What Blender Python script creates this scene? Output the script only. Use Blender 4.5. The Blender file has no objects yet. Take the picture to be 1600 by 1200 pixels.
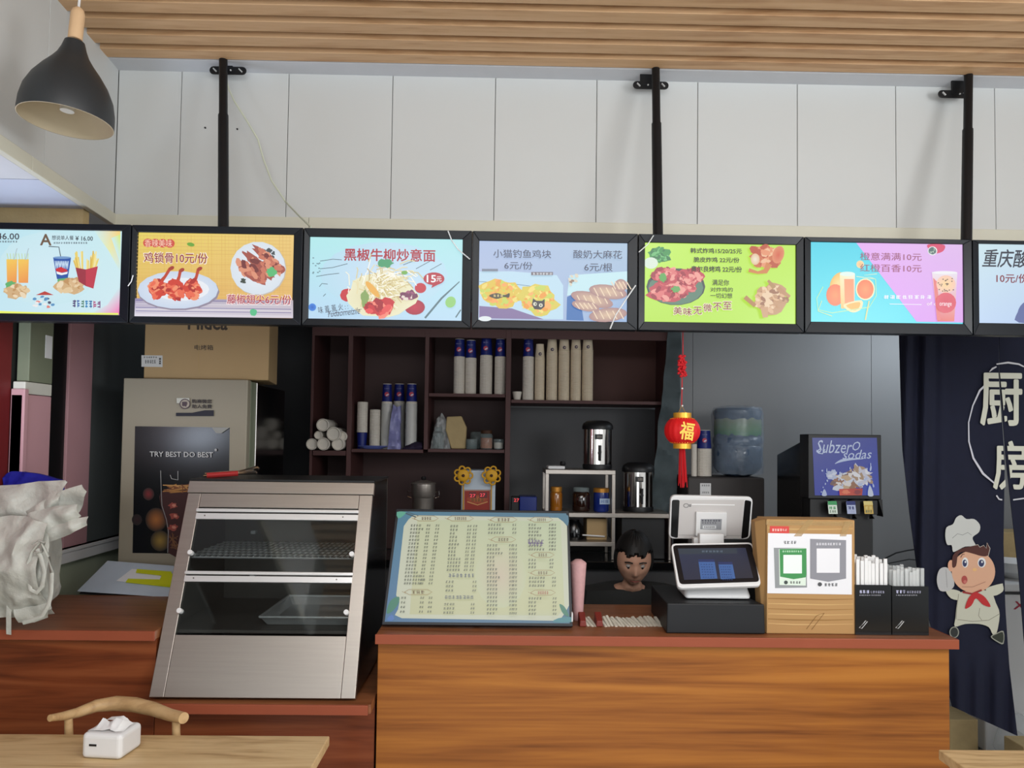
import bpy, math, random
from mathutils import Matrix, Vector, noise
PI = math.pi
C = bpy.context.scene.collection
R = random.Random(7)

# ---------------------------------------------------------------- camera
sc = bpy.context.scene
F = 1200.0
CY = 642.0
cd = bpy.data.cameras.new('camera')
cam = bpy.data.objects.new('camera', cd)
C.objects.link(cam)
cd.sensor_width = 36.0
cd.lens = 36.0 * F / 1600.0
cd.shift_y = (CY - 600.0) / 1600.0
cd.clip_start = 0.05
CAM = Vector((0, 0, 1.6))
MC = Matrix.Rotation(math.radians(-0.9), 3, 'Z') @ Matrix.Rotation(math.radians(92.2), 3, 'X') @ Matrix.Rotation(math.radians(0.75), 3, 'Z')
cam.matrix_world = Matrix.Translation(CAM) @ MC.to_4x4()
sc.camera = cam

# ---------------------------------------------------------------- world, lights, exposure
w = bpy.data.worlds.new('world')
sc.world = w
w.use_nodes = True
w.node_tree.nodes['Background'].inputs[0].default_value = (0.93, 0.98, 1.0, 1)
w.node_tree.nodes['Background'].inputs[1].default_value = 0.86
sc.view_settings.view_transform = 'Standard'
sc.view_settings.look = 'None'
sc.view_settings.gamma = 1.0
sc.view_settings.use_curve_mapping = False
sc.view_settings.exposure = 0.0


def area(name, loc, target, sx, sy, power, col=(1, 1, 1)):
    l = bpy.data.lights.new(name, 'AREA')
    l.shape = 'RECTANGLE'
    l.size, l.size_y, l.energy, l.color = sx, sy, power, col
    o = bpy.data.objects.new(name, l)
    C.objects.link(o)
    o.location = loc
    o.rotation_euler = (Vector(target) - Vector(loc)).to_track_quat('-Z', 'Y').to_euler()
    return o


area('dining_room_light', (0.15, 0.3, 3.0), (0.0, 1.2, 0.6), 2.3, 1.6, 84, (0.98, 0.995, 1.0))
area('side_fill_light', (2.3, 0.2, 2.2), (-1.7, 2.5, 2.5), 1.2, 0.8, 40, (0.98, 0.995, 1.0))  # added fill that lifts the left upper wall, no known lamp
area('front_fill_light', (0.35, -2.2, 1.5), (-0.3, 3.0, 2.2), 3.2, 1.8, 30, (0.93, 0.97, 1.0))  # added fill from behind the camera, brightening the ceiling slats
area('kitchen_doorway_light', (2.6, 3.95, 2.3), (1.6, 4.5, 1.3), 0.6, 0.3, 6.0, (0.8, 0.9, 1.0))
area('alcove_fill_light', (-1.70, 2.2, 1.6), (-1.75, 2.5, 2.5), 0.2, 0.3, 6.0, (0.75, 0.85, 1.0))  # invented uplight that brightens the alcove ceiling


# ---------------------------------------------------------------- unprojection onto real planes
def ray(px, py):
    return MC @ Vector(((px - 800.0) / F, -(py - CY) / F, -1.0))


def P(px, py, Y):
    d = ray(px, py)
    return CAM + d * (Y / d.y)


def PX(px, Y, py=688):
    return P(px, py, Y).x


class Pl:
    """a plane: point, normal (towards the viewer), in-plane x direction"""
    def __init__(s, p, n, x=(1, 0, 0)):
        s.p = Vector(p)
        s.n = Vector(n).normalized()
        x = Vector(x)
        s.x = (x - s.n * x.dot(s.n)).normalized()
        s.u = s.n.cross(s.x)

    def hit(s, px, py, e=0.0):
        d = ray(px, py)
        q = s.p + s.n * e
        return CAM + d * ((q - CAM).dot(s.n) / d.dot(s.n))


def VP(Y):
    return Pl((0, Y, 0), (0, -1, 0))


# ---------------------------------------------------------------- colours and materials
def L(c, k=1.0):
    def f(x):
        x = x / 255.0
        return x / 12.92 if x <= 0.04045 else ((x + 0.055) / 1.055) ** 2.4
    return (f(c[0]) * k, f(c[1]) * k, f(c[2]) * k, 1.0)


MATS = {}


def newmat(name):
    m = bpy.data.materials.new(name)
    m.use_nodes = True
    nt = m.node_tree
    return m, nt, nt.nodes['Principled BSDF']


def mat(name, rgb, rough=0.6, metal=0.0, var=0.06, scale=12.0, bump=0.0, trans=0.0, alpha=1.0, coat=0.0, stretch=None, emit=0.0, ior=1.45, spec=0.5):
    m, nt, b = newmat(name)
    n = nt.nodes
    lk = nt.links
    tc = n.new('ShaderNodeTexCoord')
    nz = n.new('ShaderNodeTexNoise')
    nz.inputs['Scale'].default_value = scale
    nz.inputs['Detail'].default_value = 5
    if stretch:
        mp = n.new('ShaderNodeMapping')
        mp.inputs['Scale'].default_value = stretch
        lk.new(tc.outputs['Object'], mp.inputs[0])
        lk.new(mp.outputs[0], nz.inputs['Vector'])
    else:
        lk.new(tc.outputs['Object'], nz.inputs['Vector'])
    mx = n.new('ShaderNodeMix')
    mx.data_type = 'RGBA'
    c = L(rgb)
    mx.inputs[6].default_value = (c[0] * (1 - var * 2), c[1] * (1 - var * 2), c[2] * (1 - var * 2), 1)
    mx.inputs[7].default_value = (min(1, c[0] * (1 + var)), min(1, c[1] * (1 + var)), min(1, c[2] * (1 + var)), 1)
    lk.new(nz.outputs['Fac'], mx.inputs[0])
    lk.new(mx.outputs[2], b.inputs['Base Color'])
    b.inputs['Roughness'].default_value = rough
    b.inputs['Metallic'].default_value = metal
    b.inputs['Transmission Weight'].default_value = trans
    b.inputs['Alpha'].default_value = alpha
    b.inputs['Coat Weight'].default_value = coat
    b.inputs['IOR'].default_value = ior
    b.inputs['Specular IOR Level'].default_value = spec
    if bump:
        bp = n.new('ShaderNodeBump')
        bp.inputs['Strength'].default_value = bump
        bp.inputs['Distance'].default_value = 0.01
        lk.new(nz.outputs['Fac'], bp.inputs['Height'])
        lk.new(bp.outputs[0], b.inputs['Normal'])
    if emit:
        lk.new(mx.outputs[2], b.inputs['Emission Color'])
        b.inputs['Emission Strength'].default_value = emit
    MATS[name] = m
    return m


def wood(name, cols, stretch=(1.2, 1.2, 14), rough=0.4, scale=1.6, coat=0.0, dist=1.2, spec=0.5):
    m, nt, b = newmat(name)
    n = nt.nodes
    lk = nt.links
    tc = n.new('ShaderNodeTexCoord')
    mp = n.new('ShaderNodeMapping')
    mp.inputs['Scale'].default_value = stretch
    lk.new(tc.outputs['Object'], mp.inputs[0])
    nz = n.new('ShaderNodeTexNoise')
    nz.inputs['Scale'].default_value = scale
    nz.inputs['Detail'].default_value = 4
    nz.inputs['Roughness'].default_value = 0.55
    nz.inputs['Distortion'].default_value = dist
    lk.new(mp.outputs[0], nz.inputs['Vector'])
    n2 = n.new('ShaderNodeTexNoise')
    n2.inputs['Scale'].default_value = scale * 7
    n2.inputs['Detail'].default_value = 3
    lk.new(mp.outputs[0], n2.inputs['Vector'])
    ad = n.new('ShaderNodeMath')
    ad.operation = 'MULTIPLY_ADD'
    ad.inputs[1].default_value = 0.25
    lk.new(n2.outputs['Fac'], ad.inputs[0])
    lk.new(nz.outputs['Fac'], ad.inputs[2])
    r = n.new('ShaderNodeValToRGB')
    e = r.color_ramp.elements
    k = len(cols)
    for i in range(k - 2):
        e.new(0.5)
    for i, c in enumerate(cols):
        e[i].position = 0.40 + 0.42 * i / (k - 1)
        e[i].color = L(c)
    lk.new(ad.outputs[0], r.inputs[0])
    lk.new(r.outputs[0], b.inputs['Base Color'])
    b.inputs['Roughness'].default_value = rough
    b.inputs['Coat Weight'].default_value = coat
    b.inputs['Specular IOR Level'].default_value = spec
    bp = n.new('ShaderNodeBump')
    bp.inputs['Strength'].default_value = 0.08
    bp.inputs['Distance'].default_value = 0.004
    lk.new(ad.outputs[0], bp.inputs['Height'])
    lk.new(bp.outputs[0], b.inputs['Normal'])
    MATS[name] = m
    return m


def attrmat(name, emission, rough=0.5):
    m, nt, b = newmat(name)
    n = nt.nodes
    a = n.new('ShaderNodeAttribute')
    a.attribute_name = 'Col'
    if emission:
        b.inputs['Base Color'].default_value = (0.02, 0.02, 0.02, 1)
        b.inputs['Roughness'].default_value = 0.35
        nt.links.new(a.outputs['Color'], b.inputs['Emission Color'])
        b.inputs['Emission Strength'].default_value = emission
    else:
        nt.links.new(a.outputs['Color'], b.inputs['Base Color'])
        b.inputs['Roughness'].default_value = rough
    MATS[name] = m


attrmat('lit_print', 0.92)
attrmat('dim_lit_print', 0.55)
attrmat('print', 0, 0.6)
attrmat('gloss_print', 0, 0.25)
mat('panel_white', (203, 205, 204), 0.45, var=0.015, scale=3)
mat('panel_edge', (208, 206, 190), 0.5, var=0.03)
mat('joint', (120, 120, 116), 0.7)
mat('ceiling_white', (205, 207, 212), 0.6, var=0.03)
mat('alcove_white', (196, 203, 222), 0.6, var=0.03)
mat('kitchen_wall', (150, 151, 152), 0.5, var=0.03, scale=2)
mat('kitchen_dark', (60, 60, 62), 0.7)
mat('floor_tile', (205, 207, 206), 0.35, var=0.05, scale=4)
wood('slat_wood', [(172, 128, 86), (202, 162, 120), (210, 172, 132)], (1, 9, 9), 0.55, 1.4)
mat('ceiling_dark', (70, 45, 28), 0.8)
wood('counter_wood', [(108, 60, 24), (144, 86, 36), (166, 104, 44), (176, 114, 50)], (0.55, 3, 15), 0.34, 0.9, 0.05, 1.0, spec=0.25)
wood('counter_wood_red', [(88, 40, 20), (118, 58, 30), (134, 72, 40)], (1.0, 3, 15), 0.34, 0.9, 0.05, 1.6, spec=0.25)
wood('counter_top', [(100, 56, 30), (138, 84, 50), (150, 96, 60)], (1.0, 12, 6), 0.4, 1.2)
mat('edge_band', (150, 78, 54), 0.35, var=0.05, spec=0.3)
wood('ash_wood', [(168, 136, 92), (204, 174, 128), (214, 188, 142)], (1.2, 10, 10), 0.5, 1.3, dist=2.0)
wood('chair_wood', [(160, 126, 84), (194, 160, 114), (204, 172, 126)], (2, 8, 8), 0.5, 2.0)
mat('frame_black', (17, 22, 29), 0.35, var=0.1, spec=0.35)
mat('metal_black', (26, 27, 30), 0.45, metal=0.3)
mat('black', (18, 18, 20), 0.45)
mat('black_gloss', (12, 13, 15), 0.15)
mat('white_plastic', (222, 222, 222), 0.35, var=0.02)
mat('offwhite', (205, 203, 192), 0.5, var=0.03)
mat('white_cable', (205, 210, 190), 0.5)
mat('film', (235, 238, 240), 0.3)  # tone of the white strips across the menu screens
mat('steel', (172, 164, 156), 0.36, metal=0.85, var=0.05, scale=5, stretch=(1, 1, 30))
mat('steel_dark', (112, 107, 102), 0.4, metal=0.3, var=0.05)
mat('aluminium', (225, 225, 225), 0.3, metal=0.5, var=0.02)
mat('chrome', (220, 215, 210), 0.13, metal=1.0, var=0.02)


def pane(name, tint, refl, rough=0.03):
    m, nt, b = newmat(name)
    n, lk = nt.nodes, nt.links
    n.remove(b)
    tr = n.new('ShaderNodeBsdfTransparent')
    tr.inputs[0].default_value = L(tint)
    gl = n.new('ShaderNodeBsdfGlossy')
    gl.inputs['Roughness'].default_value = rough
    fr = n.new('ShaderNodeFresnel')
    fr.inputs[0].default_value = 1.5
    mu = n.new('ShaderNodeMath')
    mu.operation = 'MULTIPLY'
    mu.inputs[1].default_value = refl
    mx = n.new('ShaderNodeMixShader')
    lk.new(fr.outputs[0], mu.inputs[0])
    lk.new(mu.outputs[0], mx.inputs[0])
    lk.new(tr.outputs[0], mx.inputs[1])
    lk.new(gl.outputs[0], mx.inputs[2])
    lk.new(mx.outputs[0], n['Material Output'].inputs[0])
    MATS[name] = m


pane('glass', (225, 228, 228), 1.0)
mat('jar_glass', (150, 165, 165), 0.05, alpha=0.3, var=0.0)
mat('clear_plastic', (225, 228, 228), 0.2, alpha=0.45, var=0.05, scale=40, bump=0.5)
mat('bag_plastic', (206, 207, 198), 0.3, var=0.14, scale=22, bump=0.9, alpha=0.86)
mat('shelf_wood', (84, 50, 48), 0.55, var=0.12, scale=4)
mat('shelf_back', (72, 48, 46), 0.6, var=0.15, scale=3)
mat('shelf_panel_red', (82, 44, 36), 0.6, var=0.15, scale=3)
mat('grey_panel', (88, 88, 90), 0.6, var=0.04)
mat('cup_white', (222, 214, 202), 0.6, var=0.04)
mat('cup_cream', (226, 210, 184), 0.6, var=0.04)
mat('cup_blue', (22, 36, 118), 0.4, var=0.08)
mat('blue_cloth', (22, 22, 150), 0.8, var=0.3, scale=20, bump=0.6)
mat('cardboard', (178, 138, 88), 0.75, var=0.06, scale=3)
mat('cardboard_dim', (176, 148, 106), 0.75, var=0.05, scale=3)
mat('tape', (205, 172, 118), 0.2, alpha=0.35, bump=0.4, scale=25)
mat('paper', (228, 228, 228), 0.6, var=0.02)
mat('pink_panel', (196, 150, 156), 0.5, var=0.05, scale=4)
mat('grey_marble', (96, 102, 102), 0.5, var=0.25, scale=3, stretch=(1, 1, 0.35))
mat('dark_red', (110, 24, 26), 0.6)
mat('green_grey', (120, 126, 104), 0.6)
mat('sage_wall', (176, 184, 160), 0.6, var=0.04)
mat('kraft', (188, 164, 118), 0.7, var=0.08, scale=20, bump=0.4)
mat('lid_gold', (190, 130, 50), 0.35, metal=0.5)
mat('honey', (150, 90, 20), 0.15, coat=0.4)
mat('dark_sauce', (38, 20, 14), 0.1, coat=0.4)
mat('jar_blue', (24, 44, 120), 0.25)
mat('apricot', (196, 120, 80), 0.5, var=0.3, scale=60)
mat('sunflower', (216, 160, 30), 0.6, var=0.1)
mat('brown', (70, 40, 20), 0.7)
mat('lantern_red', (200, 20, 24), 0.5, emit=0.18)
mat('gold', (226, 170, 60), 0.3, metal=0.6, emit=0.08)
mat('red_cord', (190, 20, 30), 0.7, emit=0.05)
mat('water_blue', (84, 104, 130), 0.15, var=0.35, scale=22, bump=1.0, coat=0.3)
mat('led_red', (255, 40, 40), 0.5, emit=3.0)
mat('dispenser_brown', (52, 46, 44), 0.5)
mat('cloth_teal', (92, 104, 108), 0.8, var=0.4, scale=8, alpha=0.9)
mat('navy_cloth', (20, 24, 46), 0.9, var=0.12, scale=30)
mat('skin', (214, 164, 138), 0.55, var=0.05)
mat('shirt', (46, 48, 48), 0.85, var=0.15)
mat('trousers', (26, 28, 34), 0.85)
mat('hair', (14, 12, 12), 0.55)
mat('eye_white', (176, 170, 164), 0.4)
mat('lip', (150, 84, 76), 0.5)
mat('shade_inner', (206, 192, 164), 0.6)
mat('shade_black', (44, 47, 50), 0.42, var=0.04)
mat('pine', (216, 180, 140), 0.55, var=0.05, stretch=(6, 6, 1))
mat('grip_red', (170, 44, 44), 0.5)
mat('pink_paper', (206, 160, 160), 0.6, var=0.1, scale=60)
mat('packet', (206, 200, 186), 0.4, var=0.15, scale=50)
mat('packet_red', (120, 40, 30), 0.5)
mat('purple_bag', (140, 140, 190), 0.35, var=0.15, scale=30, bump=0.5)
mat('blue_plate', (80, 90, 150), 0.4)
mat('wine_cloth', (38, 26, 52), 0.7)
mat('pale_blue', (190, 202, 214), 0.5)


# ---------------------------------------------------------------- mesh builder
class B:
    def __init__(s, M=None):
        s.v, s.f, s.fm, s.fc, s.mats, s.M, s.hascol = [], [], [], [], [], M, False

    def mi(s, m):
        if m not in s.mats:
            s.mats.append(m)
        return s.mats.index(m)

    def add(s, vs, fs, m, col=None):
        o = len(s.v)
        if s.M:
            vs = [s.M @ Vector(v) for v in vs]
        s.v += [tuple(v) for v in vs]
        k = s.mi(m)
        for f in fs:
            s.f.append([i + o for i in f])
            s.fm.append(k)
            if col is None:
                s.fc.append(None)
            elif isinstance(col[0], (int, float)):
                s.hascol = True
                s.fc.append([col] * len(f))
            else:
                s.hascol = True
                s.fc.append([col[i] for i in f])
        return s

    def box(s, x0, x1, y0, y1, z0, z1, m):
        v = [(x, y, z) for z in (z0, z1) for y in (y0, y1) for x in (x0, x1)]
        return s.add(v, [(0, 2, 3, 1), (4, 5, 7, 6), (0, 1, 5, 4), (2, 6, 7, 3), (0, 4, 6, 2), (1, 3, 7, 5)], m)

    def hexa(s, lo, hi, m):
        """lo, hi: 4 points each, counter-clockwise from above"""
        return s.add(list(lo) + list(hi), [(3, 2, 1, 0), (4, 5, 6, 7), (0, 1, 5, 4), (1, 2, 6, 5), (2, 3, 7, 6), (3, 0, 4, 7)], m)

    def lathe(s, prof, c, m, seg=24, sx=1.0, sy=1.0, cap=True):
        vs, fs = [], []
        n = len(prof)
        for r, z in prof:
            for k in range(seg):
                a = 2 * PI * k / seg
                vs.append((c[0] + r * sx * math.cos(a), c[1] + r * sy * math.sin(a), c[2] + z))
        for i in range(n - 1):
            for k in range(seg):
                k2 = (k + 1) % seg
                fs.append((i * seg + k, i * seg + k2, (i + 1) * seg + k2, (i + 1) * seg + k))
        if cap:
            fs.append(tuple(range(seg))[::-1])
            fs.append(tuple((n - 1) * seg + k for k in range(seg)))
        return s.add(vs, fs, m)

    def tube(s, pts, r, m, seg=8, flat=1.0):
        pts = [Vector(p) for p in pts]
        n = len(pts)
        rr = r if isinstance(r, (list, tuple)) else [r] * n
        vs, fs = [], []
        ref = Vector((0, 0, 1))
        for i, p in enumerate(pts):
            t = (pts[min(i + 1, n - 1)] - pts[max(i - 1, 0)]).normalized()
            if abs(t.dot(ref)) > 0.95:
                ref = Vector((0, 1, 0)) if abs(t.y) < 0.9 else Vector((1, 0, 0))
            a = t.cross(ref).normalized()
            b = a.cross(t).normalized()
            for k in range(seg):
                an = 2 * PI * k / seg
                vs.append(p + a * math.cos(an) * rr[i] + b * math.sin(an) * rr[i] * flat)
        for i in range(n - 1):
            for k in range(seg):
                k2 = (k + 1) % seg
                fs.append((i * seg + k, (i + 1) * seg + k, (i + 1) * seg + k2, i * seg + k2))
        fs.append(tuple(range(seg)))
        fs.append(tuple((n - 1) * seg + k for k in range(seg))[::-1])
        return s.add(vs, fs, m)

    def prism(s, pts, d, m):
        """pts: planar loop of 3D points; d: extrusion vector"""
        pts = [Vector(p) for p in pts]
        d = Vector(d)
        n = len(pts)
        vs = pts + [p + d for p in pts]
        fs = [tuple(range(n)), tuple(range(n, 2 * n))[::-1]] + [(i, i + n, (i + 1) % n + n, (i + 1) % n) for i in range(n)]
        return s.add(vs, fs, m)

    def ball(s, c, r, m, seg=16, rings=10, sc_=(1, 1, 1)):
        prof = []
        vs, fs = [], []
        for i in range(rings + 1):
            a = PI * i / rings
            for k in range(seg):
                b = 2 * PI * k / seg
                vs.append((c[0] + r * sc_[0] * math.sin(a) * math.cos(b), c[1] + r * sc_[1] * math.sin(a) * math.sin(b), c[2] - r * sc_[2] * math.cos(a)))
        for i in range(rings):
            for k in range(seg):
                k2 = (k + 1) % seg
                fs.append((i * seg + k, i * seg + k2, (i + 1) * seg + k2, (i + 1) * seg + k))
        return s.add(vs, fs, m)

    def patch(s, top, bot, m, nu=24, nv=16, amp=0.01, freq=8, bulge=0.0, seed=0, thick=0.002, both=True):
        """crumpled sheet between two polylines of 3D points"""
        def samp(pl, t):
            x = t * (len(pl) - 1)
            i = min(int(x), len(pl) - 2)
            return Vector(pl[i]).lerp(Vector(pl[i + 1]), x - i)
        vs = []
        for j in range(nv + 1):
            for i in range(nu + 1):
                u, v = i / nu, j / nv
                p = samp(top, u).lerp(samp(bot, u), v)
                q = Vector((p.x * freq + seed * 3.1, p.z * freq, seed * 1.7))
                d = amp * (abs(noise.noise(q)) * 2.4 - 0.5 + 0.6 * noise.noise(q * 2.7))
                p.y += d - bulge * math.sin(PI * v)
                vs.append(p)
        n0 = len(vs)
        fs = []
        W_ = nu + 1
        for j in range(nv):
            for i in range(nu):
                a = j * W_ + i
                fs.append((a, a + W_, a + W_ + 1, a + 1))
        if thick:
            vs += [Vector((p.x, p.y + thick, p.z)) for p in vs]
            fs += [tuple(x + n0 for x in f)[::-1] for f in list(fs)]
            edge = [i for i in range(W_)] + [j * W_ + nu for j in range(1, nv + 1)] + [nv * W_ + i for i in range(nu - 1, -1, -1)] + [j * W_ for j in range(nv - 1, 0, -1)]
            for k in range(len(edge)):
                a, b = edge[k], edge[(k + 1) % len(edge)]
                fs.append((a, b, b + n0, a + n0))
        return s.add(vs, fs, m)


WM = {}


def ob(name, b, parent=None, bevel=0.0, smooth=False, seg=2):
    me = bpy.data.meshes.new(name)
    if parent is None:
        xs = [v[0] for v in b.v]
        ys = [v[1] for v in b.v]
        zs = [v[2] for v in b.v]
        T = Matrix.Translation(((min(xs) + max(xs)) / 2, (min(ys) + max(ys)) / 2, min(zs)))
        inv = T.inverted()
    else:
        T = WM[parent]
        inv = T.inverted()
    me.from_pydata([inv @ Vector(v) for v in b.v], [], b.f)
    for m in b.mats:
        me.materials.append(MATS[m])
    me.polygons.foreach_set('material_index', b.fm)
    if b.hascol:
        at = me.color_attributes.new('Col', 'FLOAT_COLOR', 'CORNER')
        fl = []
        for f, c in zip(b.f, b.fc):
            for i in range(len(f)):
                cc = c[i] if c else (1, 1, 1, 1)
                fl += list(L(cc))
        at.data.foreach_set('color', fl)
    if smooth:
        me.shade_smooth()
        me.set_sharp_from_angle(angle=math.radians(38))
    me.update()
    o = bpy.data.objects.new(name, me)
    C.objects.link(o)
    if parent is not None:
        o.parent = parent
        WM[o] = T
    else:
        o.matrix_world = T
        WM[o] = T
    if bevel:
        md = o.modifiers.new('bevel', 'BEVEL')
        md.width = bevel
        md.segments = seg
        md.limit_method = 'ANGLE'
    return o


def tag(o, label=None, cat=None, group=None, kind=None):
    if label:
        o['label'] = label
    if cat:
        o['category'] = cat
    if group:
        o['group'] = group
    if kind:
        o['kind'] = kind
    return o


def thing(name, label, cat, loc, group=None):
    o = bpy.data.objects.new(name, None)
    o.empty_display_size = 0.05
    C.objects.link(o)
    o.location = loc
    WM[o] = Matrix.Translation(loc)
    return tag(o, label, cat, group)


def struct(name, b=None, **k):
    if b is None:
        o = bpy.data.objects.new(name, None)
        C.objects.link(o)
        WM[o] = Matrix.Identity(4)
    else:
        o = ob(name, b, **k)
    o['kind'] = 'structure'
    return o


# ---------------------------------------------------------------- flat print on a surface, addressed on that surface
TXT = {}


def glyphs(s, bold):
    k = (s, bold)
    if k not in TXT:
        c = bpy.data.curves.new('t', 'FONT')
        c.body = s
        c.resolution_u = 2
        c.offset = bold
        o = bpy.data.objects.new('t', c)
        me = bpy.data.meshes.new_from_object(o)
        vs = [v.co.copy() for v in me.vertices]
        fs = [tuple(p.vertices) for p in me.polygons]
        TXT[k] = (vs, fs)
        bpy.data.objects.remove(o)
        bpy.data.curves.remove(c)
        bpy.data.meshes.remove(me)
    return TXT[k]


class Pr:
    def __init__(s, pl, m='lit_print', e0=0.0005, step=0.00012):
        s.pl, s.m, s.e, s.step, s.b = pl, m, e0, step, B()

    def _p(s, pts, col, e):
        vs = [s.pl.hit(x, y, e) for x, y in pts]
        s.b.add(vs, [tuple(range(len(vs)))[::-1]], s.m, col)

    def poly(s, pts, col, smooth=0):
        s.e += s.step
        if smooth:
            q = []
            n = len(pts)
            for i in range(n):
                p0, p1, p2, p3 = pts[i - 1], pts[i], pts[(i + 1) % n], pts[(i + 2) % n]
                for k in range(smooth):
                    t = k / smooth
                    q.append(tuple(0.5 * (2 * p1[a] + (p2[a] - p0[a]) * t + (2 * p0[a] - 5 * p1[a] + 4 * p2[a] - p3[a]) * t * t + (3 * p1[a] - p0[a] - 3 * p2[a] + p3[a]) * t ** 3) for a in (0, 1)))
            pts = q
        s._p(pts, col, s.e)
        return s

    def quad(s, x0, y0, x1, y1, col, sl=0.0):
        return s.poly([(x0, y0), (x1, y0 + sl), (x1, y1 + sl), (x0, y1)], col)

    def ell(s, cx, cy, rx, ry, col, rot=0.0, n=18, jag=0.0, rim=None, e=None):
        if e is None:
            s.e += s.step
            e = s.e
        c, sn = math.cos(rot), math.sin(rot)
        pts = []
        for k in range(n):
            a = 2 * PI * k / n
            j = 1 + jag * (R.random() - 0.5) * 2
            x, y = rx * math.cos(a) * j, ry * math.sin(a) * j
            pts.append((cx + x * c - y * sn, cy + x * sn + y * c))
        if rim:
            vs = [s.pl.hit(cx, cy, e)] + [s.pl.hit(x, y, e) for x, y in pts]
            s.b.add(vs, [(0, 1 + (k + 1) % n, 1 + k) for k in range(n)], s.m, [col] + [rim] * n)
        else:
            s._p(pts, col, e)
        return s

    def food(s, cx, cy, rx, ry, cols, n=40, size=0.22, rot=0.0, long=1.6, jag=0.18):
        s.ell(cx, cy, rx, ry, cols[0], rot, 20, jag)
        e0 = s.e
        c, sn = math.cos(rot), math.sin(rot)
        for i in range(n):
            a = R.random() * 2 * PI
            q = math.sqrt(R.random()) * 0.86
            x, y = q * rx * math.cos(a), q * ry * math.sin(a)
            k = size * (0.5 + R.random()) * min(rx, ry)
            s.ell(cx + x * c - y * sn, cy + x * sn + y * c, k * long, k, cols[i % len(cols)], rot + R.uniform(-1, 1), 7, 0.2, None, e0 + 0.00003 * (i + 1))
        s.e = e0 + 0.00003 * n
        return s

    def line(s, pts, w, col):
        s.e += s.step
        vs, fs = [], []
        n = len(pts)
        for i, (x, y) in enumerate(pts):
            dx, dy = pts[min(i + 1, n - 1)][0] - pts[max(i - 1, 0)][0], pts[min(i + 1, n - 1)][1] - pts[max(i - 1, 0)][1]
            l = math.hypot(dx, dy) or 1
            ww = w[i] if isinstance(w, (list, tuple)) else w
            nx, ny = -dy / l * ww / 2, dx / l * ww / 2
            vs += [s.pl.hit(x + nx, y + ny, s.e), s.pl.hit(x - nx, y - ny, s.e)]
        for i in range(n - 1):
            fs.append((2 * i, 2 * i + 1, 2 * i + 3, 2 * i + 2))
        s.b.add(vs, fs, s.m, col)
        return s

    def text(s, t, x0, y0, x1, y1, col, bold=0.012, ang=0.0, it=0.0):
        s.e += s.step
        vs, fs = glyphs(t, 0.0)
        ax, bx = min(v.x for v in vs), max(v.x for v in vs)
        ay, by = min(v.y for v in vs), max(v.y for v in vs)
        vs2 = []
        c, sn = math.cos(ang), math.sin(ang)
        cx, cy = (x0 + x1) / 2, (y0 + y1) / 2
        for v in vs:
            fx = (v.x - ax) / (bx - ax) - 0.5
            fy = (v.y - ay) / (by - ay) - 0.5
            X, Y = fx * (x1 - x0) + fy * it, -fy * (y1 - y0) + 0.013 * fx * (x1 - x0)
            vs2.append((cx + X * c - Y * sn, cy + X * sn + Y * c))
        d = max(bold, 0) * (y1 - y0)
        for k, (ox, oy) in enumerate(((0, 0), (-d, 0), (d, 0), (0, -d), (0, d), (-d * .7, -d * .7), (d * .7, d * .7), (d * .7, -d * .7), (-d * .7, d * .7)) if d else ((0, 0),)):
            s.b.add([s.pl.hit(x + ox, y + oy, s.e + k * 1e-5) for x, y in vs2], fs, s.m, col)
        return s

    def scrib(s, x0, y0, x1, y1, n, col, it=0.0):
        """n tiny illegible characters, a few strokes each"""
        s.e += s.step
        cw = (x1 - x0) / n
        h = y1 - y0
        for i in range(n):
            x = x0 + i * cw + cw * 0.08
            ww = cw * 0.84
            for k in range(3):
                yy = y0 + h * (0.1 + 0.32 * k + R.uniform(-0.06, 0.06))
                a, b_ = R.uniform(0, 0.25), R.uniform(0.7, 1)
                sh = it * (0.5 - (yy - y0) / h)
                s._p([(x + ww * a + sh, yy), (x + ww * b_ + sh, yy), (x + ww * b_ + sh, yy + h * 0.16), (x + ww * a + sh, yy + h * 0.16)], col, s.e)
            for k in range(2):
                xx = x + ww * R.uniform(0.1, 0.8)
                s._p([(xx + it * .5, y0 + h * 0.05), (xx + ww * .16 + it * .5, y0 + h * 0.05), (xx + ww * .16 - it * .5, y1), (xx - it * .5, y1)], col, s.e + 0.00003)
        return s

    def done(s, name, parent, label=None):
        o = ob(name, s.b, parent)
        if label:
            o['label'] = label
        return o


# ================================================================= SETTING
# ceiling of slats above the dining side
ce = struct('ceiling')
ZS = P(800, 102.5, 2.868).z
ZE = P(800, 122.5, 2.97).z
b = B()
b.box(-4, 4, -1.5, 2.97, ZS + .11, ZS + .15, 'ceiling_dark')
ob('ceiling_board', b, ce)
b = B()
b.box(-1.6, 4, 2.875, 3.0, ZE, ZE + .09, 'ceiling_white')
ob('edge_board', b, ce)
first = None
for i in range(34):
    y1 = 2.868 - i * 0.104
    if first is None:
        b = B()
        b.box(-1.6, 4.0, y1 - 0.066, y1, ZS, ZS + .11, 'slat_wood')
        first = ob('slat', b, ce, bevel=0.002)
    else:
        c = first.copy()
        C.objects.link(c)
        c.location = (R.uniform(-0.02, 0.02), -i * 0.104, 0)

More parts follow.
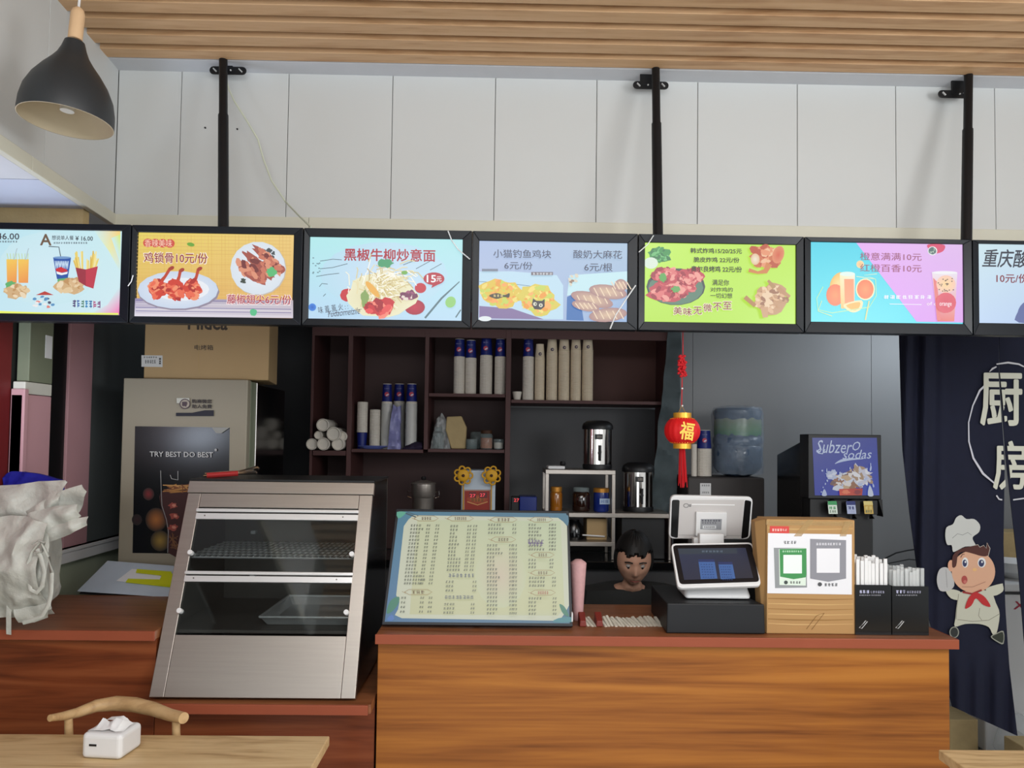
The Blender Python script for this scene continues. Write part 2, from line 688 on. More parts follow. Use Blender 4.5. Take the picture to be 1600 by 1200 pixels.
# upper wall over the hatch, faced with white panels
YW = 2.97
zt, zb = ZE + .02, 2.455
seams = [182, 281, 449, 612, 773, 932, 1090, 1246, 1400, 1555, 1712, 1870]
wf = struct('wall_front')
b = B()
b.box(PX(182, YW, 225), 4.0, YW + 0.008, YW + 0.12, zb - 0.02, 3.2, 'joint')
ob('wall_core', b, wf)
for i in range(len(seams) - 1):
    x0, x1 = PX(seams[i], YW, 225), PX(seams[i + 1], YW, 225)
    b = B()
    b.box(x0 + 0.0012, x1 - 0.0012, YW, YW + 0.008, zb, zt, 'panel_white')
    ob('panel', b, wf, bevel=0.0015)
xs = PX(182, YW, 225)
for x0, x1 in ((xs, PX(486, YW, 225)), (PX(486, YW, 225) + .001, 4.0)):
    b = B()
    b.box(x0, x1, YW - 0.012, YW + 0.12, zb - 0.046, zb - 0.001, 'panel_edge')
    ob('edge_trim', b, wf, bevel=0.002)
b = B()
for px, py in ((321, 200), (371, 202), (1155, 118), (1293, 125), (1375, 110), (1482, 132), (1386, 112)):
    p = P(px, py, YW)
    b.tube([(p.x, YW - 0.004, p.z), (p.x, YW + 0.002, p.z)], 0.0035, 'metal_black', 6)
ob('screw_hole', b, wf)

# left upper wall running towards the camera
ML = Matrix.Translation((xs, YW, 0)) @ Matrix.Rotation(math.radians(4.3), 4, 'Z') @ Matrix.Translation((-xs, -YW, 0))
wl = struct('wall_left_upper')
b = B(ML)
XL = xs
b.box(XL - 0.03, XL - 0.008, 0.0, YW + 0.1, zb - 0.02, 3.2, 'joint')
ob('wall_core', b, wl)
ys = [YW, 2.445, 1.92, 1.4, 0.87, 0.3]
for i in range(5):
    b = B(ML)
    b.box(XL - 0.008, XL, ys[i + 1] + 0.0012, ys[i] - 0.0012, zb, zt + 0.08, 'panel_white')
    ob('panel', b, wl, bevel=0.0015)
for y0, y1 in ((0.3, 2.35), (2.352, YW)):
    b = B(ML)
    b.box(XL - 0.012, XL + 0.012, y0, y1, zb - 0.046, zb - 0.001, 'panel_edge')
    ob('edge_trim', b, wl, bevel=0.002)

# kitchen shell
fl = struct('floor')
b = B()
b.box(-4, 4, -2.5, 7, -0.06, -0.004, 'joint')
ob('screed', b, fl)
tile = None
for i in range(10):
    for j in range(9):
        X, Y = -3.0 + i * 0.8, -1.6 + j * 0.8
        if tile is None:
            b = B()
            b.box(X + .0015, X + .7985, Y + .0015, Y + .7985, -0.008, 0, 'floor_tile')
            tile = ob('tile', b, fl)
        else:
            c = tile.copy()
            C.objects.link(c)
            c.location = (i * 0.8, j * 0.8, 0)
YB = 4.62
XR = 3.6
wb = struct('wall_back')
b = B()
b.box(-2.0, XR, YB + 0.01, YB + 0.1, 0, 2.6, 'joint')
ob('wall_core', b, wb)
sm = [-2.0, PX(640, YB), PX(905, YB), PX(1082, YB), PX(1362, YB), PX(1362, YB) + 1.0, XR]
for i in range(6):
    b = B()
    b.box(sm[i] + .001, sm[i + 1] - .001, YB, YB + 0.01, 0, 2.6, 'kitchen_wall' if i else 'kitchen_dark')
    ob('panel', b, wb, bevel=0.001)
b = B()
b.box(XR, XR + 0.1, 2.97, YB + 0.1, 0, 2.6, 'kitchen_wall')
struct('wall_right', b)
b = B()
b.box(-4.0, 4.0, 3.09, YB + 0.1, 2.44, 2.55, 'ceiling_white')
struct('ceiling_kitchen', b)
cl = struct('ceiling_alcove')


def XW(y):
    return xs + (YW - y) * .0752 - .016


b = B()
b.hexa([(-2.6, 2.448, 2.412), (XW(2.448), 2.448, 2.412), (XW(2.758), 2.758, 2.412), (-2.6, 2.758, 2.412)], [(-2.6, 2.448, 2.44), (XW(2.448), 2.448, 2.44), (XW(2.758), 2.758, 2.44), (-2.6, 2.758, 2.44)], 'alcove_white')
ob('ceiling_panel', b, cl)
b = B()
b.hexa([(-2.6, 1.0, 2.412), (XW(1.0), 1.0, 2.412), (XW(2.442), 2.442, 2.412), (-2.6, 2.442, 2.412)], [(-2.6, 1.0, 2.44), (XW(1.0), 1.0, 2.44), (XW(2.442), 2.442, 2.44), (-2.6, 2.442, 2.44)], 'ceiling_white')
ob('ceiling_panel', b, cl)
b = B()
b.box(-2.6, XL - .004, 2.76, 2.80, 2.35, 2.43, 'kraft')
ob('fascia', b, cl)

# left side wall: panels in bands
XS = -1.84


def ywall(px):
    d = ray(px, 700)
    return XS / d.x * d.y


ws = struct('wall_left')
yc = ywall(188)
b = B()
b.box(XS - 0.12, XS - 0.012, 0.4, YB, 0, 2.34, 'joint')
ob('wall_core', b, ws)
yy = [yc + 0.4, ywall(139), ywall(102), ywall(58)]
b = B(); b.box(XS - 0.012, XS, yy[1] + .002, YB, 1.12, 2.34, 'grey_marble'); ob('marble_panel', b, ws, bevel=.001)
b = B(); b.box(XS - 0.012, XS + 0.006, yy[2], yy[1] - .002, 1.12, 2.34, 'pink_panel'); ob('pink_panel', b, ws, bevel=.002)
b = B(); b.box(XS - 0.012, XS - 0.004, yy[3], yy[2] - .002, 1.12, 2.34, 'black'); ob('black_gap_sheet', b, ws, bevel=.001)  # the gap's darkness painted as a flat black sheet
b = B(); b.box(XS - 0.012, XS, 1.2, ywall(13), 0.9, 2.34, 'dark_red'); ob('red_panel', b, ws)
b = B(); b.box(XS - 0.012, XS, ywall(13), yy[3] - .002, 0.9, 2.34, 'black'); ob('recess_back', b, ws)
b = B(); b.box(XS - 0.012, XS, 1.2, YB, 0.0, 1.06, 'sage_wall'); ob('lower_wall', b, ws)
b = B(); b.box(XS - 0.012, XS + 0.03, ywall(13), yc + .3, 1.06, 1.12, 'paper')
b.box(XS - 0.012, XS + 0.036, ywall(13), yc + .3, 1.105, 1.12, 'white_plastic')
struct('trim_left', b, bevel=.002)
# dim carton and pink cabinet in the band left of the black gap sheet
y0, y1 = ywall(20), ywall(58)
t = thing('carton', 'grey green carton on the narrow pink cabinet beside the dark red wall panel', 'box', (XS + .05, (y0 + y1) / 2, 1.80))
b = B(); b.box(XS + .004, XS + .05, y0, y1, 1.80, 2.33, 'green_grey'); ob('box_body', b, t, bevel=.003)
b = B(); b.box(XS + .049, XS + .051, y1 - .055, y1 - .01, 1.90, 1.99, 'paper'); ob('shipping_label', b, t)
t = thing('pink_cabinet', 'narrow pale pink cabinet against the left wall, below the grey green carton', 'cabinet', (XS + .05, (y0 + y1) / 2, 1.12))
b = B(); b.box(XS + .004, XS + .05, y0 - .03, y1 + .0, 1.125, 1.75, 'pink_panel'); ob('body', b, t, bevel=.004)
b = B(); b.box(XS + .004, XS + .056, y0 - .03, y0 - .005, 1.125, 1.77, 'pink_panel'); ob('door_edge', b, t, bevel=.003)
b = B(); b.box(XS + .004, XS + .05, y0 - .02, y1, 1.752, 1.798, 'offwhite'); ob('top_board', b, t, bevel=.003)

b = B(); b.box(-2.7, -2.6, 0.4, YB, 2.2, 2.6, 'panel_white'); ob('outer_wall', b, ws)
b = B(); b.box(-2.6, XS - .0, 0.4, YB, 2.335, 2.34, 'panel_white'); ob('ledge', b, ws)
# ================================================================= COUNTERS
zc = 0.965
xa, xb_ = PX(597, 2.55), PX(1480, 2.55)
t = thing('service_counter', 'long front counter with orange-brown wood grain front and red edge band', 'counter', ((xa + xb_) / 2, 2.8, 0))
b = B(); b.box(xa, xb_, 2.55, 2.568, 0.0, zc - .03, 'counter_wood'); ob('front_panel', b, t, bevel=.001)
b = B(); b.box(xa, xa + .018, 2.569, 3.0, 0.0, zc - .03, 'counter_wood'); ob('side_panel', b, t)
b = B(); b.box(xb_ - .018, xb_, 2.569, 3.0, 0.0, zc - .03, 'counter_wood'); ob('side_panel', b, t)
b = B(); b.box(xa + .02, xb_ - .02, 2.97, 2.99, 0.0, zc - .03, 'counter_wood_red'); ob('back_panel', b, t)
b = B(); b.box(xa - .004, xb_ + .016, 2.532, 3.02, zc - .029, zc, 'counter_top'); ob('worktop', b, t, bevel=.002)
b = B(); b.box(xa - .006, xb_ + .018, 2.522, 2.5315, zc - .031, zc + .0005, 'edge_band')
b.box(xb_ + .0165, xb_ + .0195, 2.532, 3.02, zc - .031, zc + .0005, 'edge_band')
ob('edge_band', b, t, bevel=.002)

zl = 0.755
xe = PX(245, 2.5) - .008
t = thing('left_counter', 'dark red-brown wooden counter under the white plastic bags', 'counter', (-1.5, 2.8, 0))
b = B(); b.box(-1.82, xe, 2.56, 2.578, 0.0, zc - .03, 'counter_wood_red'); ob('front_panel', b, t, bevel=.001)
b = B(); b.box(-1.82, xe + .002, 2.545, 3.10, zc - .029, zc, 'counter_top'); ob('worktop', b, t, bevel=.002)
b = B(); b.box(-1.82, xe + .004, 2.535, 2.5445, zc - .031, zc + .0005, 'edge_band'); ob('edge_band', b, t, bevel=.002)
b = B(); b.box(xe - .02, xe, 2.58, 3.1, 0, zc - .03, 'counter_wood_red'); ob('side_panel', b, t)
xl0, xl1 = xe + .002, xa - .008
xl0 += .0
t = thing('low_counter', 'low red-brown counter ledge that carries the glass-fronted food warmer', 'counter', ((xl0 + xl1) / 2, 2.8, 0))
b = B(); b.box(xl0, xl1, 2.56, 2.578, 0.0, zl - .03, 'counter_wood_red'); ob('front_panel', b, t, bevel=.001)
b = B(); b.box(xl0 + .0, xl1, 2.48, 3.25, zl - .029, zl, 'counter_top'); b.box(PX(236, 2.48), xl0, 2.48, 2.555, zl - .029, zl, 'counter_top'); ob('worktop', b, t, bevel=.002)
b = B(); b.box(PX(236, 2.47), PX(583, 2.47), 2.47, 2.4795, zl - .031, zl + .0005, 'edge_band'); ob('edge_band', b, t, bevel=.002)
b = B(); b.box(xl0 + .02, xl1 - .02, 3.23, 3.248, 0.0, zl - .03, 'counter_wood_red'); ob('back_panel', b, t)

# ================================================================= HANGING MENU BOARDS
YM = 2.66
# pole brackets and poles
POLES = [(348, 95, 349, 352, 1), (1024, 108, 1028, 364, 0), (1514, 120, 1510, 372, 2)]
for k, (x0, y0, x1, y1, st) in enumerate(POLES):
    Yp = 2.893
    lab = ['black round hanging pole left of the loose white cable', 'black round hanging pole above the green chicken menu screen', 'black hanging pole at the right with a one-sided bracket'][k]
    q0, q1 = P(x0, y0, Yp), P(x1, y1 + 6, YM + .03)
    t = thing('hanging_pole', lab, 'pole', (q0.x, Yp, q1.z), 'poles that carry the menu screens')
    top = Vector((q0.x, Yp, ZS + .09))
    b = B(); b.tube([top, q1], 0.0155, 'metal_black', 14); ob('pole_tube', b, t, smooth=True)
    mid = top.lerp(q1, 0.42)
    b = B(); b.tube([mid, q1], 0.0185, 'metal_black', 14); ob('lower_sleeve', b, t, smooth=True)
    py = (110, 133, 147)[k]
    if st == 2:
        xl, xr = 1466, 1516
    else:
        xl, xr = (x0 - 21, x0 + 37) if st else (x0 - 35, x0 + 21)
    yb_ = Yp + .022
    a, c = P(xl, py, yb_), P(xr, py, yb_)
    hz = .0155
    zz = (a.z + c.z) / 2
    pts = []
    for i in range(7):
        an = PI / 2 + PI * i / 6
        pts.append((a.x + hz + hz * math.cos(an), yb_, zz + hz * math.sin(an)))
    for i in range(7):
        an = -PI / 2 + PI * i / 6
        pts.append((c.x - hz + hz * math.cos(an), yb_, zz + hz * math.sin(an)))
    b = B(); b.prism(pts, (0, .004, 0), 'metal_black')
    sx = -1 if st == 2 else (1 if st else -1)
    b.box(q0.x + (0 if sx > 0 else -.055), q0.x + (.03 if sx > 0 else .0) + (0.0), yb_ - .002, yb_ + .006, zz, ZS + .05, 'metal_black') if st != 2 else b.box(q0.x - .055, q0.x + .015, yb_ - .002, yb_ + .006, zz, ZS + .05, 'metal_black')
    br = ob('bracket', b, t, bevel=.001)
    for xx in (a.x + .022, c.x - .022):
        if st == 2 and xx > q0.x:
            continue
        b = B()
        for i in range(1):
            b.tube([(xx - .006, yb_ - .001, zz + .006), (xx + .006, yb_ - .001, zz - .006)], .0055, 'panel_white', 8, 0.5)
        ob('slot_hole', b, t)
    b = B()
    b.tube([(q0.x + sx * .024, yb_ - .004, zz), (q0.x + sx * .024, yb_, zz)], .003, 'panel_white', 8)
    ob('slot_hole', b, t)

# white loose cable
pts = [(338, 92), (337, 104), (352, 118), (357, 138), (366, 158), (384, 186), (403, 218), (412, 250), (424, 282), (446, 315), (468, 338), (486, 355)]
b = B(); b.tube([P(x, y, 2.93 if i < 10 else 2.93 - (i - 9) * .13) for i, (x, y) in enumerate(pts)], 0.0032, 'white_cable', 8)
tag(ob('cable', b, smooth=True), 'thin white cable hanging loose down the white panelled upper wall', 'cable')

BX = [-62, 203, 472.5, 737, 997, 1257, 1520, 1782]
# screen px: xl, yt, xr, yb  (taken at the middle of each side)
SCR = [(-52, 358, 187, 490), (212, 364, 457, 495), (482, 371, 722, 499), (748, 377, 981, 501), (1008, 380, 1245, 504), (1268, 379, 1507, 504), (1531, 382, 1770, 506)]
BLAB = ['menu screen with drinks, a fries carton and combo meal prices', 'menu screen with yellow print of chicken drumsticks and wing tips on plates',
        'menu screen with pale blue print of black pepper beef noodles at 15 yuan', 'menu screen with two golden cat and fish cutlets and fried dough twists',
        'menu screen with lime green print of three fried chicken dishes', 'menu screen half cyan half pink with orange juice and a red drink cup',
        'pale blue menu screen cut off by the right edge, with brush lettering']


def ytop(x):
    return 350 + (x - 203) * 25 / 1397.0


def ybot(x):
    return 501 + (x - 203) * 19 / 1300.0


def menu(i):
    x0, x1 = BX[i] + 1, BX[i + 1] - 1
    xm = (x0 + x1) / 2
    zt_, zb_ = P(xm, ytop(xm) + 1, YM).z, P(xm, ybot(xm) + 3, YM).z
    X0, X1 = PX(x0, YM, 430), PX(x1, YM, 430)
    t = thing('menu_light_box', BLAB[i], 'menu board', ((X0 + X1) / 2, YM + .03, zb_), 'lit menu screens over the counter')
    sl, st, sr, sb = SCR[i]
    sm_ = (sl + sr) / 2
    a0, a1 = PX(sl, YM, 430), PX(sr, YM, 430)
    c1, c0 = P(sm_, st, YM).z, P(sm_, sb, YM).z
    b = B()
    # mitred frame: four bars
    o = [(X0, zb_), (X1, zb_), (X1, zt_), (X0, zt_)]
    n = [(a0, c0), (a1, c0), (a1, c1), (a0, c1)]
    for k in range(4):
        k2 = (k + 1) % 4
        fr = [(o[k][0], YM, o[k][1]), (o[k2][0], YM, o[k2][1]), (n[k2][0], YM + .004, n[k2][1]), (n[k][0], YM + .004, n[k][1])]
        b.prism(fr, (0, .045, 0), 'frame_black')
    b.box(X0 + .004, X1 - .004, YM + .046, YM + .06, zb_ + .004, zt_ - .004, 'black')
    ob('frame', b, t, bevel=.0015)
    b = B(); b.box(a0, a1, YM + .012, YM + .02, c0, c1, 'black'); ob('light_panel', b, t)
    pr = Pr(VP(YM + .012), 'lit_print')
    return t, pr


def cornerbg(pr, i, cols):
    sl, st, sr, sb = SCR[i]
    s = [(sl - 3, st - 4), (sr + 3, st), (sr + 3, sb + 3), (sl - 3, sb + 2)]
    # clip to the panel by building it in world space
    X0, X1 = PX(sl, YM, 430) + .0005, PX(sr, YM, 430) - .0005
    m = (sl + sr) / 2
    z1, z0 = P(m, st, YM).z, P(m, sb, YM).z
    N = 12
    vs, cs, fs = [], [], []
    for j in range(N + 1):
        for k in range(N + 1):
            u, v = k / N, j / N
            vs.append((X0 + (X1 - X0) * u, YM + .0115, z1 + (z0 - z1) * v))
            cs.append(tuple(cols[0][a] * (1 - u) * (1 - v) + cols[1][a] * u * (1 - v) + cols[2][a] * u * v + cols[3][a] * (1 - u) * v for a in range(3)))
    for j in range(N):
        for k in range(N):
            a = j * (N + 1) + k
            fs.append((a, a + N + 1, a + N + 2, a + 1))
    pr.b.add(vs, fs, 'lit_print', cs)
    pr.e = .0012


W3 = (246, 250, 252)
# --- 1
t, pr = menu(0)
cornerbg(pr, 0, [(190, 232, 246), (206, 240, 244), (214, 240, 248), (196, 234, 246)])
pr.ell(75, 420, 78, 58, (214, 240, 250), rim=(204, 237, 245))
BG = (206, 240, 244)
pr.poly([(146, 359), (188, 360), (188, 425), (170, 392)], [BG, (252, 214, 120), BG, (236, 240, 180)])
pr.poly([(174, 372), (188, 366), (188, 412)], [BG, (224, 240, 90), BG])
pr.poly([(138, 492), (168, 476), (188, 446), (188, 492)], [BG, (226, 220, 232), BG, (252, 90, 180)])
pr.poly([(-50, 484), (60, 488), (185, 489), (185, 492), (-50, 489)], (240, 250, 110))
pr.text('￥46.00', -18, 364, 30, 374, (60, 60, 70), .02)
pr.text('A', 63, 366, 80, 383, (110, 84, 60), .03)
pr.text('想说单人餐', 81, 368, 115, 375, (70, 80, 90), .01)
pr.text('¥ 16.00', 118, 369, 145, 376, (50, 50, 60), .02)
pr.scrib(-10, 376, 28, 379, 9, (90, 100, 110)); pr.scrib(83, 378, 137, 381, 14, (90, 100, 110))
for gx in (10, 28):
    pr.poly([(gx, 405), (gx + 17, 405), (gx + 16, 442), (gx + 1, 442)], [(250, 208, 90), (250, 200, 90), (240, 150, 80), (244, 160, 80)])
    pr.line([(gx + 12, 406), (gx + 16, 390), (gx + 8 + 9, 388)], 1.4, (180, 200, 206))
    for k in range(4):
        pr.line([(gx + 3 + k * 4, 406), (gx + 1 + k * 5, 396)], .8, (190, 214, 120))
for cx, cy, rx in ((25, 455, 19), (108, 448, 22)):
    pr.ell(cx - 8, cy - 10, 9, 6, (96, 180, 110), jag=.2)
    pr.food(cx, cy, rx, 11, [(214, 178, 130), (232, 204, 160), (196, 150, 96), (240, 220, 186)], 26, .3)
pr.food(120, 441, 12, 7, [(222, 186, 140), (236, 210, 170), (204, 160, 110)], 12, .3)
pr.line([(95, 402), (92, 386), (76, 385)], 1.4, (70, 80, 90))
pr.poly([(83, 402), (111, 403), (106, 434), (89, 436)], (34, 84, 170))
pr.ell(97, 402.5, 14, 2, (120, 160, 210))
pr.text('WWWW', 86, 408, 107, 420, (200, 224, 246), .03)
pr.poly([(87, 420), (95, 417), (104, 421), (106, 424), (96, 426), (88, 424)], (210, 40, 50))
pr.poly([(88, 424), (97, 426.5), (106, 424.5), (105, 428), (96, 430), (89, 428)], W3)
for k in range(26):
    x = 119 + R.random() * 30
    pr.line([(x, 424), (x + (x - 134) * R.uniform(.1, .5), R.uniform(392, 408))], 2.2, R.choice([(240, 214, 110), (226, 190, 84), (248, 232, 160)]))
pr.poly([(118, 418), (134, 421), (153, 416), (146, 451), (134, 447), (123, 440)], (160, 44, 62))
pr.poly([(134, 421), (153, 416), (146, 451), (134, 447)], (196, 54, 74))
pr.poly([(56, 461), (70, 455), (84, 461)], (190, 60, 50))
for k in range(16):
    pr.ell(R.uniform(54, 84), R.uniform(463, 480), 3, 2, R.choice([(240, 240, 240), (70, 80, 110), (230, 130, 120), (90, 150, 200)]), jag=.3, n=8)
for k, c in enumerate(((70, 50, 110), (40, 90, 170), (60, 120, 90), (30, 130, 190), (40, 110, 170), (180, 40, 110), (120, 40, 120))):
    pr.scrib(113 + k * 6.4, 468 + k * .3, 119.5 + k * 6.4, 480 + k * .2, 1, c)
pr.done('backlit_print', t)

# --- 2
t, pr = menu(1)
cornerbg(pr, 1, [(236, 216, 100), (240, 206, 128), (230, 178, 104), (226, 172, 98)])
for k in range(46):
    x = 214 + k * 5.3
    pr.line([(x, 367), (x + .2, 466)], .6, R.choice([(238, 202, 120), (226, 180, 96), (234, 194, 108)]))
for k in range(18):
    y = 368 + k * 5.5
    pr.line([(213, y), (455, y + 3)], .6, R.choice([(238, 202, 118), (224, 180, 100)]))
pr.poly([(211, 466), (458, 469), (458, 497), (210, 494)], [(150, 140, 180), (190, 180, 190), (214, 206, 220), (232, 228, 240)])
for k in range(9):
    y = 469 + k * 2.8
    pr.line([(212, y), (300, y + 1), (455, y + 3)], 1.0, R.choice([(120, 112, 160), (226, 220, 226), (200, 190, 204)]))
for k in range(4):
    pr.ell(231 + k * 11.5, 379.5 + k * .3, 7.4, 6.8, (214, 80, 66))
pr.text('香辣美味', 226, 374, 269, 386, (255, 214, 190), .0)
pr.text('鸡锁骨10元/份', 224, 394, 325, 412, (255, 240, 220), .035)
pr.text('鸡锁骨10元/份', 225, 395, 324, 411, (150, 40, 60), .012)
pr.ell(298, 382, 6, 3, (110, 170, 60), .2); pr.ell(292, 386, 0.1, .1, (60, 60, 60))
pr.ell(279, 456, 64, 29, (150, 140, 160)).ell(278, 453, 63, 29.5, (236, 242, 250), rim=(206, 220, 240)).ell(283, 452, 44, 18, (226, 232, 244), rim=(240, 244, 250))
for cx, hx, hy in ((246, 268, 419), (274, 284, 422), (300, 312, 420)):
    pr.line([(cx + 2, 444), ((cx + hx) / 2 + 1, 432), (hx - 2, hy)], [7, 4.5, 5], (196, 70, 44)); pr.ell(hx, hy, 4.5, 3, (170, 60, 44), -.5)
    pr.food(cx, 452, 14, 16, [(214, 66, 48), (240, 110, 80), (180, 44, 40), (248, 150, 110)], 34, .26)
pr.ell(404, 420, 43.5, 42, (200, 190, 180)).ell(403, 419, 43, 41.5, (238, 244, 250), rim=(220, 230, 240))
for k in range(8):
    pr.ell(R.uniform(408, 430), R.uniform(391, 404), 3, 3, (70, 80, 84), jag=.4, n=8)
for cx, cy, rx, ry, a in ((418, 403, 30, 7, .72), (405, 415, 32, 7.5, .72), (393, 425, 30, 9, .66), (428, 418, 16, 9, .3)):
    pr.food(cx, cy, rx, ry, [(168, 84, 72), (206, 120, 96), (120, 50, 50), (226, 150, 120)], 30, .4, a, 1.8)
pr.ell(424, 425, 8, 7, (90, 190, 120), jag=.2).ell(380, 439, 4, 4, (60, 70, 60), jag=.4)
pr.text('藤椒翅尖6元/份', 354, 460, 456, 476, (250, 225, 225), .035)
pr.text('藤椒翅尖6元/份', 355, 461, 455, 475, (176, 50, 70), .01)
pr.ell(396, 488, 5.5, 5.5, (90, 196, 140), jag=.1)
pr.done('backlit_print', t)

# --- 3
t, pr = menu(2)
cornerbg(pr, 2, [(180, 238, 240), (176, 232, 236), (190, 224, 246), (190, 222, 248)])
pr.ell(600, 430, 100, 52, (206, 226, 248), rim=(188, 226, 243))
pr.text('黑椒牛柳炒意面', 538, 389, 680, 408, (176, 30, 54), .022)
for pts in ([(500, 408), (520, 405), (534, 406)], [(500, 420), (520, 418), (543, 412)], [(494, 432), (512, 429), (530, 427)], [(499, 448), (503, 443), (512, 444)], [(505, 463), (509, 459)], [(630, 414), (645, 408)], [(650, 420), (672, 408)], [(672, 422), (690, 412)]):
    pr.line(pts, 1.0, (90, 110, 120))
pr.line([(664, 497), (690, 466), (718, 440)], [3, 3, 1.5], (90, 120, 130))
pr.line([(712, 496), (720, 484)], 2, (90, 120, 130))
for k in range(12):
    pr.ell(R.uniform(489, 503), R.uniform(402, 428), 1.6, 1, (120, 150, 160), n=6)
pr.ell(488, 480, 6, 6, (40, 100, 200), rim=(70, 140, 230))
pr.ell(543, 461, 11.5, 10, (206, 50, 60), jag=.05).ell(657, 450, 9, 8, (200, 40, 56)).ell(648, 480, 16, 12, (200, 40, 70), rim=(170, 30, 60))
pr.ell(596, 462, 55, 34, (226, 216, 170), rim=(240, 236, 200), jag=.08)
for k in range(170):
    a = R.uniform(0, PI * 2)
    cx, cy = 602 + R.gauss(0, 20), 446 + R.gauss(0, 15)
    l = R.uniform(6, 16)
    c = R.choice([(250, 246, 224), (236, 224, 176), (214, 196, 140), (255, 252, 240), (226, 210, 150), (200, 176, 120)])
    an = R.uniform(-.6, .9) + (0 if cx > 600 else 1.4)
    dx, dy = math.cos(an) * l, math.sin(an) * l
    pr.step = .00004
    pr.line([(cx - dx, cy - dy * .6), (cx + 2, cy - l * .3), (cx + dx, cy + dy * .8)], 1.5, c)
pr.step = .00012
pr.ell(570, 466, 6, 14, (140, 170, 96), jag=.2).ell(582, 452, 5, 16, (240, 180, 80), -.7).ell(603, 411, 12, 6.5, (70, 160, 110), jag=.25).ell(632, 426, 5, 3, (120, 180, 80))
pr.food(594, 480, 23, 13, [(206, 40, 50), (236, 80, 80), (170, 20, 40), (250, 140, 120)], 26, .35)
pr.food(638, 462, 14, 6, [(120, 50, 90), (160, 80, 120), (236, 220, 210)], 16, .4)
pr.ell(704, 472, 8, 9, (150, 210, 120), .5)
pr.ell(678, 435.5, 16.5, 10, (184, 30, 56)).poly([(676, 444), (686, 444), (674, 450)], (184, 30, 56))
pr.text('15', 667, 430, 681, 441, W3, .03); pr.text('元', 682, 432, 690, 440, W3, .01)
pr.text('味 蓋 蓋 火 : :', 497, 476, 544, 487, (60, 60, 80), 0, -.16)
pr.text('Yudaomeizile', 511, 483, 563, 493, (70, 70, 90), -.004, -.12, 3)
pr.line([(512, 491), (565, 483)], .7, (70, 70, 90))
pr.done('backlit_print', t)

# --- 4
t, pr = menu(3)
cornerbg(pr, 3, [(170, 190, 226), (170, 196, 220), (150, 180, 220), (180, 190, 220)])
pr.poly([(749, 424), (800, 424), (870, 430), (880, 446), (880, 499), (749, 497)], (190, 222, 240))
pr.poly([(890, 430), (980, 424), (980, 445), (886, 462)], (196, 232, 240))
pr.poly([(749, 478), (800, 482), (850, 499), (749, 497)], (130, 110, 160))
pr.poly([(886, 464), (905, 455), (912, 501), (885, 500)], (50, 110, 180))
pr.line([(749, 440), (790, 442), (850, 450)], .8, (90, 120, 140))
pr.food(782, 458, 34, 22, [(228, 196, 70), (240, 220, 120), (236, 160, 60), (200, 214, 90), (250, 170, 90)], 80, .12, .1)
pr.food(841, 469, 31, 24, [(222, 204, 80), (244, 222, 120), (240, 160, 60), (200, 214, 90), (250, 180, 100)], 80, .12, .2)
pr.poly([(764, 462), (776, 458), (788, 461), (796, 458), (795, 465), (787, 464), (776, 467)], (60, 54, 40), 4)
pr.scrib(770, 460, 787, 464, 3, (220, 200, 130))
pr.poly([(831, 476), (833, 466), (838, 470), (847, 470), (851, 467), (851, 479), (845, 484), (835, 483)], (44, 40, 50))
pr.ell(836, 475, 3, 3, (220, 220, 200)).ell(845, 477, 3, 3, (220, 220, 200)).ell(837, 475, 1, 1.4, (30, 30, 30)).ell(845, 477, 1, 1.4, (30, 30, 30))
for cx, cy, rx, ry, a in ((925, 468, 34, 11, .25), (950, 456, 32, 11, .15), (970, 446, 20, 10, 0), (915, 478, 22, 8, .2), (950, 492, 34, 11, -.1)):
    pr.ell(cx, cy, rx if cx + rx < 980 else 980 - cx, ry, (220, 190, 160), a, rim=(170, 130, 130))
    for k in range(-2, 3):
        pr.line([(cx + k * rx * .3 - 3, cy - ry * .6), (cx + k * rx * .3 + 4, cy + ry * .6)], 1.6, (238, 214, 186))
for k in range(12):
    pr.ell(R.uniform(886, 902), R.uniform(428, 446), 3, 2, R.choice([W3, (150, 120, 100), (220, 210, 190)]), R.random(), n=6)
pr.ell(758, 498, 10, 4, (230, 238, 240))
pr.text('小猫钓鱼鸡块', 771, 390, 861, 403, (50, 60, 90), .008)
pr.text('6元/份', 788, 409, 832, 421, (50, 60, 90), .008)
pr.text('酸奶大麻花', 896, 391, 972, 404, (50, 60, 90), .008)
pr.text('6元/根', 913, 411, 957, 424, (50, 60, 90), .008)
pr.poly([(753, 420), (778, 420), (778, 424), (753, 424)], (120, 130, 150)); pr.poly([(830, 425), (864, 425), (864, 430), (830, 430)], (110, 100, 110))
pr.scrib(832, 426, 863, 429.5, 6, (210, 214, 220))
pr.done('backlit_print', t)

# --- 5
t, pr = menu(4)
cornerbg(pr, 4, [(196, 240, 98), (190, 236, 86), (188, 234, 84), (186, 232, 78)])
pr.food(1030, 398, 18, 12, [(60, 150, 80), (110, 190, 120), (40, 120, 70)], 36, .22)
pr.ell(1017, 411, 11, 9, (220, 236, 220))
pr.ell(1056, 448, 46, 29, (60, 70, 74)).ell(1056, 450, 43, 26, (90, 130, 110))
for cx, cy, rx, ry in ((1044, 455, 32, 17), (1062, 440, 30, 18), (1080, 432, 20, 14), (1040, 430, 22, 14)):
    pr.food(cx, cy, rx, ry, [(196, 70, 84), (226, 120, 120), (160, 44, 64), (240, 160, 150)], 40, .2)
pr.ell(1036, 434, 6, 7, (90, 170, 80), jag=.2).ell(1056, 452, 7, 5, (100, 170, 90), jag=.2)
G = (30, 44, 20)
pr.text('韩式炸鸡15/20/25元', 1079, 388, 1159, 396, G, .03)
pr.text('脆皮炸鸡 22元/份', 1084, 402, 1155, 410, G, .03)
pr.text('奥尔良烤鸡 22元/份', 1080, 416, 1159, 425, G, .03)
